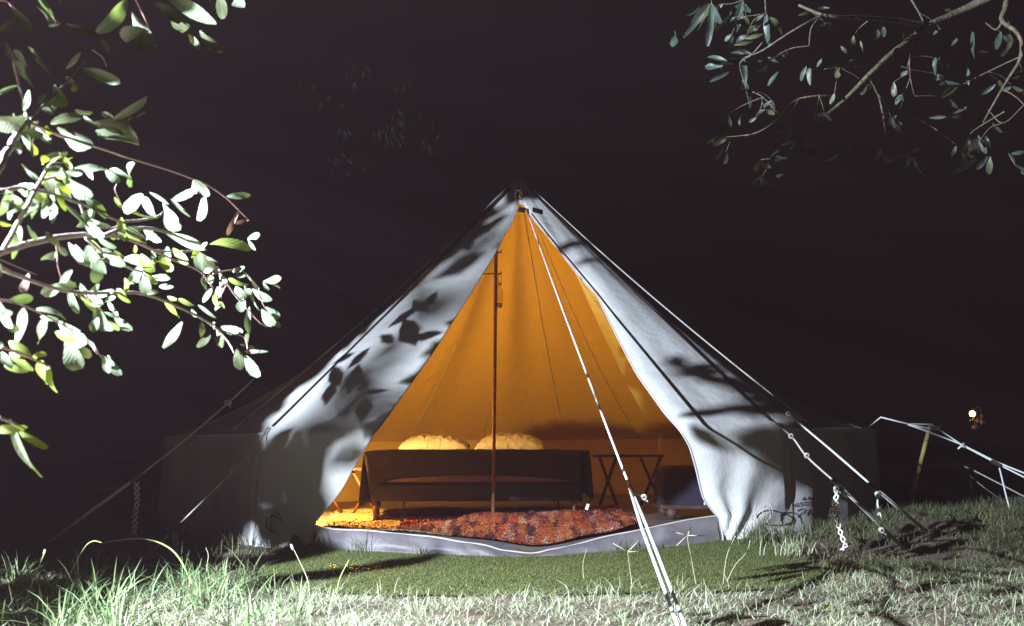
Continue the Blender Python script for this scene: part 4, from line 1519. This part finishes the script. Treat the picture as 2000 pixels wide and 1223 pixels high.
for i in range(46):
    pts0 = random.choice(RBR)[0]
    x, y = random.choice(pts0[1:])
    a = random.uniform(0, 6.28)
    ln = random.uniform(25, 80)
    d0 = rdep(x, y) + random.uniform(-.1, .1)
    e = (x + ln * math.cos(a), y + abs(ln * math.sin(a)) * 0.8)
    branch(RTREE, [at(x, y, d0), at(x + ln * .5 * math.cos(a) + random.uniform(-6, 6), y + abs(ln * math.sin(a)) * .35 + random.uniform(-5, 5), d0 + .03), at(*e, d0 + .06)], 0.0022, 0.0012, 'bark2', 8, 5)
    for k in range(random.randint(1, 3)):
        b_ = random.uniform(-1.2, 1.2) + 1.57
        L_ = random.uniform(16, 30)
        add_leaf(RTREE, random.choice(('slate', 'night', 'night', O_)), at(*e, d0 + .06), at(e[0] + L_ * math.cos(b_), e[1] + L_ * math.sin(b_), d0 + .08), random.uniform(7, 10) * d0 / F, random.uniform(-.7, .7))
MB().tube([rat(2010, -50), Vector((2.9, 4.4, 2.7)), Vector((3.4, 4.5, 1.6)), Vector((3.6, 4.5, -0.1))], [0.026, 0.05, 0.08, 0.11], 10).build('trunk', 'bark2', RTREE)

# ---- dim tree behind the tent
BT = thing('background_tree', 'almost black drooping tree behind the left slope of the tent', 'tree')
random.seed(8)
def bat(px, py, dd=0.0):
    return at(px, py, 27.0 + dd)
limb = [bat(430, -260), bat(560, -160), bat(680, -90), bat(860, -50)]
branch(BT, limb, 0.09, 0.03, 'leaf_night', 16)
for i in range(8):
    x0 = 620 + i * 28 + random.uniform(-10, 10)
    y0 = -80 + i * 4
    pts = [bat(x0 + k * random.uniform(-4, 10), y0 + k * random.uniform(66, 92), 0.1 * i) for k in range(6)]
    branch(BT, pts, 0.008, 0.004, 'leaf_night', 12)
    for k in range(12):
        p = pts[random.randint(3, 5)] + Vector((random.uniform(-.3, .3), random.uniform(-.1, .1), random.uniform(-.3, .3)))
        add_leaf(BT, 'night', p, p + Vector((random.uniform(-.25, .25), 0, -random.uniform(.2, .45))), random.uniform(0.08, 0.14), random.uniform(-.5, .5))
MB().tube([bat(-400, 900), bat(-380, 300), bat(-150, -200), bat(430, -260)], [0.26, 0.22, 0.16, 0.09], 9).build('trunk', 'bark2', BT)

# ---- distant lamp
root = thing('distant_lamp', 'tiny glowing orange lamp among leaves far away on the right', 'lamp')
p = at(1899, 808, 22)
MB().lathe([(0.001, -0.065), (0.04, -0.055), (0.062, -0.01), (0.05, 0.035), (0.02, 0.06), (0.001, 0.062)], p, 12).build('bulb', 'bulb', root)
MB().tube([p + Vector((0, 0, 0.06)), p + Vector((0.03, 0, 0.12)), p + Vector((0.2, 0.02, 0.14)), p + Vector((0.22, 0.05, 0.02))], 0.01, 6).build('hanger', 'darkwood', root)
dl = bpy.data.lights.new('distant_lamp_light', 'POINT')
dl.energy = 1.5
dl.color = (1, 0.55, 0.2)
dl.shadow_soft_size = 0.06
dlo = bpy.data.objects.new('distant_lamp_light', dl)
dlo.location = p + Vector((0.0, -0.12, 0))
COL.objects.link(dlo)
shr = thing('lamplit_shrub', 'few orange lit leaves of a shrub beside the far lamp', 'shrub')
for i in range(26):
    q = p + Vector((random.uniform(0.04, 0.3), random.uniform(0, .25), random.uniform(-0.28, 0.22)))
    add_leaf(shr, D_, q, q + Vector((random.uniform(-.08, .08), 0, -random.uniform(.05, .12))), 0.05, random.uniform(-.7, .7))
MB().tube([p + Vector((0.16, .1, 0.1)), p + Vector((0.18, .12, -1.4))], 0.02, 5).build('stem', 'leaf_night', shr)

# ================================================================== GRASS
def in_tent(x, y, pad=0.0):
    return (x - CX) ** 2 + (y - CY) ** 2 < (RB + pad) ** 2

MAT_POLY = [(p.x, p.y) for p in (gnd(500, 1122), gnd(540, 1072), gnd(700, 1066), gnd(1000, 1078), gnd(1300, 1062), gnd(1495, 1040), gnd(1560, 1090), gnd(1625, 1128), gnd(1560, 1150), gnd(1300, 1160), gnd(1000, 1168), gnd(760, 1166), gnd(590, 1156), gnd(515, 1146))]
def in_poly(x, y, poly=MAT_POLY):
    c = False
    j = len(poly) - 1
    for i in range(len(poly)):
        xi, yi = poly[i]
        xj, yj = poly[j]
        if (yi > y) != (yj > y) and x < (xj - xi) * (y - yi) / (yj - yi) + xi:
            c = not c
        j = i
    return c

def gz(x, y):
    return ground_z(x, y)

def scatter(n, x0, x1, y0, y1, ok):
    pts = []
    while len(pts) < n:
        x, y = RNG.uniform(x0, x1), RNG.uniform(y0, y1)
        if ok(x, y):
            pts.append((x, y, gz(x, y) - 0.008))
    return np.array(pts)

def clump(x, y, s=1.0):
    return 0.5 + 0.5 * math.sin(x * 5.1 * s + 1.3 * math.sin(y * 3.7 * s)) * math.sin(y * 6.3 * s + 1.1 * math.sin(x * 4.3 * s))

def near_lawn_ok(x, y):
    if in_poly(x, y):
        return not in_poly(x, y - RNG.uniform(0.02, 0.22)) and RNG.uniform() < 0.5
    if in_tent(x, y, 0.08):
        return False
    if abs(x) > 0.56 * y + 0.15:
        return False
    return RNG.uniform() < 0.35 + 0.65 * clump(x, y)

def build_lawn():
    # matted dry grass in front: mostly lying straws over bare soil
    n = 62000
    b = scatter(n, -2.6, 3.2, 3.1, 5.35, near_lawn_ok)
    cl = np.array([clump(x, y, 1.7) for x, y, _ in b])
    lying = RNG.uniform(0, 1, n) < 0.72
    h = np.where(lying, RNG.uniform(0.004, 0.022, n), RNG.uniform(0.012, 0.045, n)) * (0.6 + 0.8 * cl)
    lean = np.where(lying, RNG.uniform(0.02, 0.075, n), h * RNG.uniform(0.4, 2.2, n))
    V, T = blades(b, h, lean, RNG.uniform(0, 6.28, n), RNG.uniform(0.0016, 0.0042, n), 0.4)
    g = np_mesh('lawn_grass', V, T, 'grass_dry')
    tag(g, 'pale dry matted lawn grass along the bottom of the picture', 'grass', kind='stuff')
    # long green grass at the left, in loose tufts
    def ok(x, y):
        return not in_poly(x, y) and not in_tent(x, y, .1) and abs(x) < 0.56 * y + .15 and x < -0.62 - (y - 3.3) * 0.16
    cs = []
    while len(cs) < 95:
        x, y = RNG.uniform(-2.5, -0.6), RNG.uniform(3.25, 4.9)
        if ok(x, y) and RNG.uniform() < np.clip(-0.9 * (x + 0.35) / (y * 0.3), 0.05, 1):
            cs.append((x, y, RNG.uniform(0.4, 1.0)))
    base, hh, ln, az = [], [], [], []
    for x, y, k in cs:
        m = int(RNG.uniform(8, 26))
        a = RNG.uniform(0, 6.28, m)
        r = np.abs(RNG.normal(0, 0.035, m))
        for q in range(m):
            bx, by = x + r[q] * math.cos(a[q]), y + r[q] * math.sin(a[q])
            base.append((bx, by, gz(bx, by) - 0.008))
            H = k * RNG.uniform(0.09, 0.27)
            hh.append(H)
            ln.append(H * RNG.uniform(0.15, 1.5))
            az.append(a[q] + RNG.normal(0, 0.7))
    n = len(base)
    V, T = blades(np.array(base), np.array(hh), np.array(ln), np.array(az), RNG.uniform(0.0035, 0.0075, n), 0.8)
    g = np_mesh('tall_grass', V, T, 'grass_green')
    tag(g, 'long green blades of grass in the bottom left corner', 'grass', kind='stuff')
    # scattered taller dry blades over the lawn
    n = 2000
    b = scatter(n, -2.2, 2.8, 3.15, 4.9, near_lawn_ok)
    h = RNG.uniform(0.04, 0.11, n)
    V, T = blades(b, h, h * RNG.uniform(0.2, 1.6, n), RNG.uniform(0, 6.28, n), RNG.uniform(0.002, 0.004, n), 0.7)
    g = np_mesh('lawn_blades', V, T, 'grass_dry')
    tag(g, 'taller pale grass blades standing out of the dry lawn', 'grass', kind='stuff')
    # weeds right of the tent
    def okr(x, y):
        if in_poly(x, y) or in_tent(x, y, .05) or abs(x) > 0.56 * y + .2:
            return False
        return RNG.uniform() < 0.16 + 0.84 * clump(x * .8, y * .8) ** 2
    n = 12500
    b = scatter(n, 1.45, 4.6, 4.7, 8.2, okr)
    cl = np.array([clump(x * .8, y * .8) for x, y, _ in b])
    h = RNG.uniform(0.015, 0.11, n) * (0.4 + 0.8 * cl)
    V, T = blades(b, h, h * RNG.uniform(0.2, 1.8, n), RNG.uniform(0, 6.28, n), RNG.uniform(0.002, 0.005, n), 0.7)
    g = np_mesh('weeds', V, T, 'grass_dull')
    tag(g, 'dull green weeds growing along the right side of the tent', 'weeds', kind='stuff')
    # dark grass further left
    n = 3200
    b = scatter(n, -4.5, -1.2, 4.6, 8.0, lambda x, y: not in_tent(x, y, .05) and not in_poly(x, y) and abs(x) < .56 * y + .2)
    h = RNG.uniform(0.03, 0.13, n)
    V, T = blades(b, h, h * RNG.uniform(0.1, 1.2, n), RNG.uniform(0, 6.28, n), RNG.uniform(0.003, 0.006, n), 0.7)
    g = np_mesh('shaded_grass', V, T, 'grass_dull')
    tag(g, 'shaded grass left of the tent in the dark', 'grass', kind='stuff')

build_lawn()

def build_mat():
    root = thing('artificial_grass_mat', 'green artificial grass mat laid in front of the tent door', 'mat')
    b = MB()
    n = 40
    xs = [p[0] for p in MAT_POLY]
    ys = [p[1] for p in MAT_POLY]
    vs, fs, idx = [], [], {}
    nx, ny = 70, 40
    for i in range(ny + 1):
        for j in range(nx + 1):
            x = min(xs) + (max(xs) - min(xs)) * j / nx
            y = min(ys) + (max(ys) - min(ys)) * i / ny
            idx[i, j] = len(vs)
            vs.append((x, y, ground_z(x, y) + 0.006))
    for i in range(ny):
        for j in range(nx):
            c = vs[idx[i, j]]
            if in_poly(c[0] + 0.02, c[1] + 0.02):
                fs.append((idx[i, j], idx[i, j + 1], idx[i + 1, j + 1], idx[i + 1, j]))
    b.add(vs, fs)
    b.build('backing', 'turf', root)
    n = 90000
    p = scatter(n, min(xs), max(xs), min(ys), max(ys), in_poly)
    p[:, 2] += 0.012
    h = RNG.uniform(0.006, 0.013, n)
    az = RNG.uniform(0, 6.28, n)
    d = np.stack([np.cos(az), np.sin(az), np.zeros(n)], 1)
    s = np.stack([-np.sin(az), np.cos(az), np.zeros(n)], 1) * 0.0022
    V = np.stack([p - s, p + s, p + np.array([0, 0, 1]) * h[:, None] + d * (h * 0.6)[:, None]], 1).reshape(-1, 3)
    T = np.arange(n * 3).reshape(-1, 3)
    o = np_mesh('turf_pile', V, T, 'turf', root)
    tag(o, kind='stuff')
build_mat()

# ---- tufts against the sill
def tuft(px, py, n, hmax, spread, label, m='grass_dull'):
    c = gnd(px, py)
    b = np.stack([c.x + RNG.normal(0, spread, n), c.y - 0.03 + RNG.normal(0, spread * .4, n), np.zeros(n)], 1)
    b[:, 2] = [gz(x, y) for x, y, _ in b]
    h = RNG.uniform(0.35, 1, n) * hmax
    V, T = blades(b, h, h * RNG.uniform(0.1, 1.0, n), RNG.uniform(0, 6.28, n), RNG.uniform(0.003, 0.006, n), 0.8)
    o = np_mesh('weed_tuft', V, T, m)
    tag(o, label, 'weed', 'weeds along the door sill')
tuft(628, 1076, 26, 0.16, 0.05, 'shaded weed tuft at the left end of the grey door sill')
tuft(703, 1080, 22, 0.17, 0.03, 'dark weed tuft against the grey sill under the warm lit rug corner')
tuft(829, 1086, 22, 0.10, 0.02, 'small spiky weed against the middle of the grey sill')
tuft(1225, 1080, 30, 0.12, 0.05, 'weed tuft against the sill just left of the doubled front rope')
tuft(1285, 1073, 16, 0.09, 0.03, 'wiry weed against the sill right of the doubled front rope')
tuft(1508, 1062, 170, 0.22, 0.10, 'bushy weed clump at the tied corner of the right door flap')
tuft(1545, 1085, 110, 0.14, 0.06, 'low straggly weed clump beside the green mat corner', 'grass_dry')

# ---- single grass stalks
def stalk(pts, r, m, label, heads=(), hr=0.0, hm='straw'):
    root = thing('grass_stalk', label, 'grass stalk', 'single grass stalks')
    P = smooth_poly(pts, 24)
    MB().tube(P, [r * (1 - 0.5 * i / (len(P) - 1)) for i in range(len(P))], 5).build('stem', m, root)
    for a, c in heads:
        MB().tube([a, a.lerp(c, .5), c], [hr * .8, hr, hr * .5], 5).build('seed_head', hm, root)
Yg = 3.75
q = gnd(380, 1150)
stalk([q, at(350, 1090, q.y), at(318, 1063, q.y), at(275, 1052, q.y), at(235, 1055, q.y), at(201, 1060, q.y)], 0.005, 'limestalk', 'bright arching grass blade bent over near the bottom left corner')
q = gnd(42, 1196)
stalk([q, at(62, 1140, q.y), at(88, 1078, q.y)], 0.005, 'limestalk', 'thick upright cut grass stem in the bottom left corner', [(at(86, 1084, q.y), at(88, 1073, q.y))], 0.0055)
q = gnd(112, 1180)
stalk([q, at(140, 1115, q.y), at(165, 1070, q.y), at(182, 1057, q.y), at(199, 1060, q.y)], 0.003, 'limestalk', 'thin olive grass stem leaning into the bright arching blade')
q = gnd(606, 1165)
stalk([q, at(600, 1130, q.y), at(582, 1090, q.y), at(571, 1068, q.y)], 0.0026, 'straw', 'slim stalk with a white seed head left of the mat middle', [(at(573, 1074, q.y), at(568, 1063, q.y))], 0.006, 'paper')
q = gnd(405, 1150)
stalk([q, at(404, 1110, q.y), at(407, 1085, q.y), at(402, 1070, q.y)], 0.002, 'straw', 'thin crooked dry stalk before the dark left tent wall')
q = gnd(657, 1165)
stalk([q, at(664, 1130, q.y), at(682, 1093, q.y)], 0.004, 'limestalk', 'broad green blade rising over the left half of the mat')
q = gnd(1360, 1145)
stalk([q, at(1352, 1100, q.y), at(1344, 1060, q.y), at(1343, 1046, q.y)], 0.002, 'straw', 'star topped finger grass before the grey sill right of the rope',
      [(at(1343, 1046, q.y), at(1312, 1038, q.y)), (at(1343, 1046, q.y), at(1350, 1029, q.y)), (at(1343, 1046, q.y), at(1376, 1046, q.y)), (at(1343, 1046, q.y), at(1321, 1066, q.y))], 0.0024)
q = gnd(1235, 1145)
stalk([q, at(1230, 1110, q.y), at(1226, 1078, q.y)], 0.002, 'straw', 'forked finger grass touching the left side of the front rope',
      [(at(1226, 1078, q.y), at(1197, 1061, q.y)), (at(1226, 1078, q.y), at(1249, 1055, q.y)), (at(1226, 1078, q.y), at(1249, 1077, q.y))], 0.0024)
q = gnd(1412, 1145)
stalk([q, at(1420, 1085, q.y), at(1438, 1045, q.y), at(1454, 1022, q.y)], 0.002, 'straw', 'tall pale stalk before the right end of the sill', [(at(1446, 1034, q.y), at(1454, 1023, q.y))], 0.003)
q = gnd(1418, 1140)
stalk([q, at(1436, 1104, q.y), at(1462, 1070, q.y), at(1472, 1000, q.y), at(1476, 985, q.y)], 0.002, 'straw', 'longest curved pale stalk reaching up to the gathered right flap')
q = gnd(1140, 1135)
stalk([q, at(1139, 1100, q.y), at(1146, 1072, q.y)], 0.0018, 'straw', 'short fine stalk standing on the mat before the sill middle')

# ---- fallen leaves on the lawn
for i, (px, py, k, lab) in enumerate([(1612, 1188, 'lime', 'yellowish fallen leaf on the dry lawn at the bottom right'), (1650, 1062, 'dry', 'reddish dead leaf under the plaited rope tail'), (1622, 1082, 'dry', 'brown dead leaf on bare soil right of the mat'),
                                       (1880, 1205, 'dry', 'brown curled leaf on the lawn in the bottom right corner'), (1020, 1148, 'lime', 'pale small leaf lying on the green mat')]):
    p = gnd(px, py) + Vector((0, 0, 0.015))
    o = bpy.data.objects.new('fallen_leaf', LEAF[k][i % 5])
    COL.objects.link(o)
    o.location = p
    o.rotation_euler = (random.uniform(-.3, .3), random.uniform(-.3, .3), random.uniform(0, 6))
    o.scale = (0.035, 0.07, 0.07)
    tag(o, lab, 'leaf', 'fallen leaves')
# dry litter on the bare patch
def litter():
    n = 420
    c = gnd(1625, 1085)
    b = np.stack([c.x + RNG.normal(0, 0.13, n), c.y + RNG.normal(0, 0.14, n), np.zeros(n)], 1)
    b[:, 2] = [gz(x, y) + 0.006 for x, y, _ in b]
    h = RNG.uniform(0.006, 0.02, n)
    V, T = blades(b, h, RNG.uniform(0.02, 0.09, n), RNG.uniform(0, 6.28, n), RNG.uniform(0.004, 0.014, n), 0.5)
    o = np_mesh('leaf_litter', V, T, 'leaf_dry')
    tag(o, 'reddish dry leaf litter on the bare patch right of the mat', 'leaf litter', kind='stuff')
litter()

# ================================================================== ADDED HAZE
def build_added_haze():  # thin warm volume added only to lift the blacks of the night
    x0, x1, y0, y1, z0, z1 = -60, 60, -6, 60, -1.2, 5.6
    b = MB().box(((x0 + x1) / 2, (y0 + y1) / 2, (z0 + z1) / 2), (x1 - x0, y1 - y0, z1 - z0))
    m = bpy.data.materials.new('added_veil')
    m.use_nodes = True
    nt = m.node_tree
    nt.nodes.remove(nt.nodes['Principled BSDF'])
    v = nt.nodes.new('ShaderNodeVolumePrincipled')
    v.inputs['Color'].default_value = (1.0, 0.60, 0.62, 1)
    v.inputs['Density'].default_value = ADDED_HAZE
    nt.links.new(v.outputs['Volume'], nt.nodes['Material Output'].inputs['Volume'])
    o = b.build('added_haze', m, smooth=False)
    tag(o, kind='stuff')
ADDED_HAZE = 0.00155
build_added_haze()
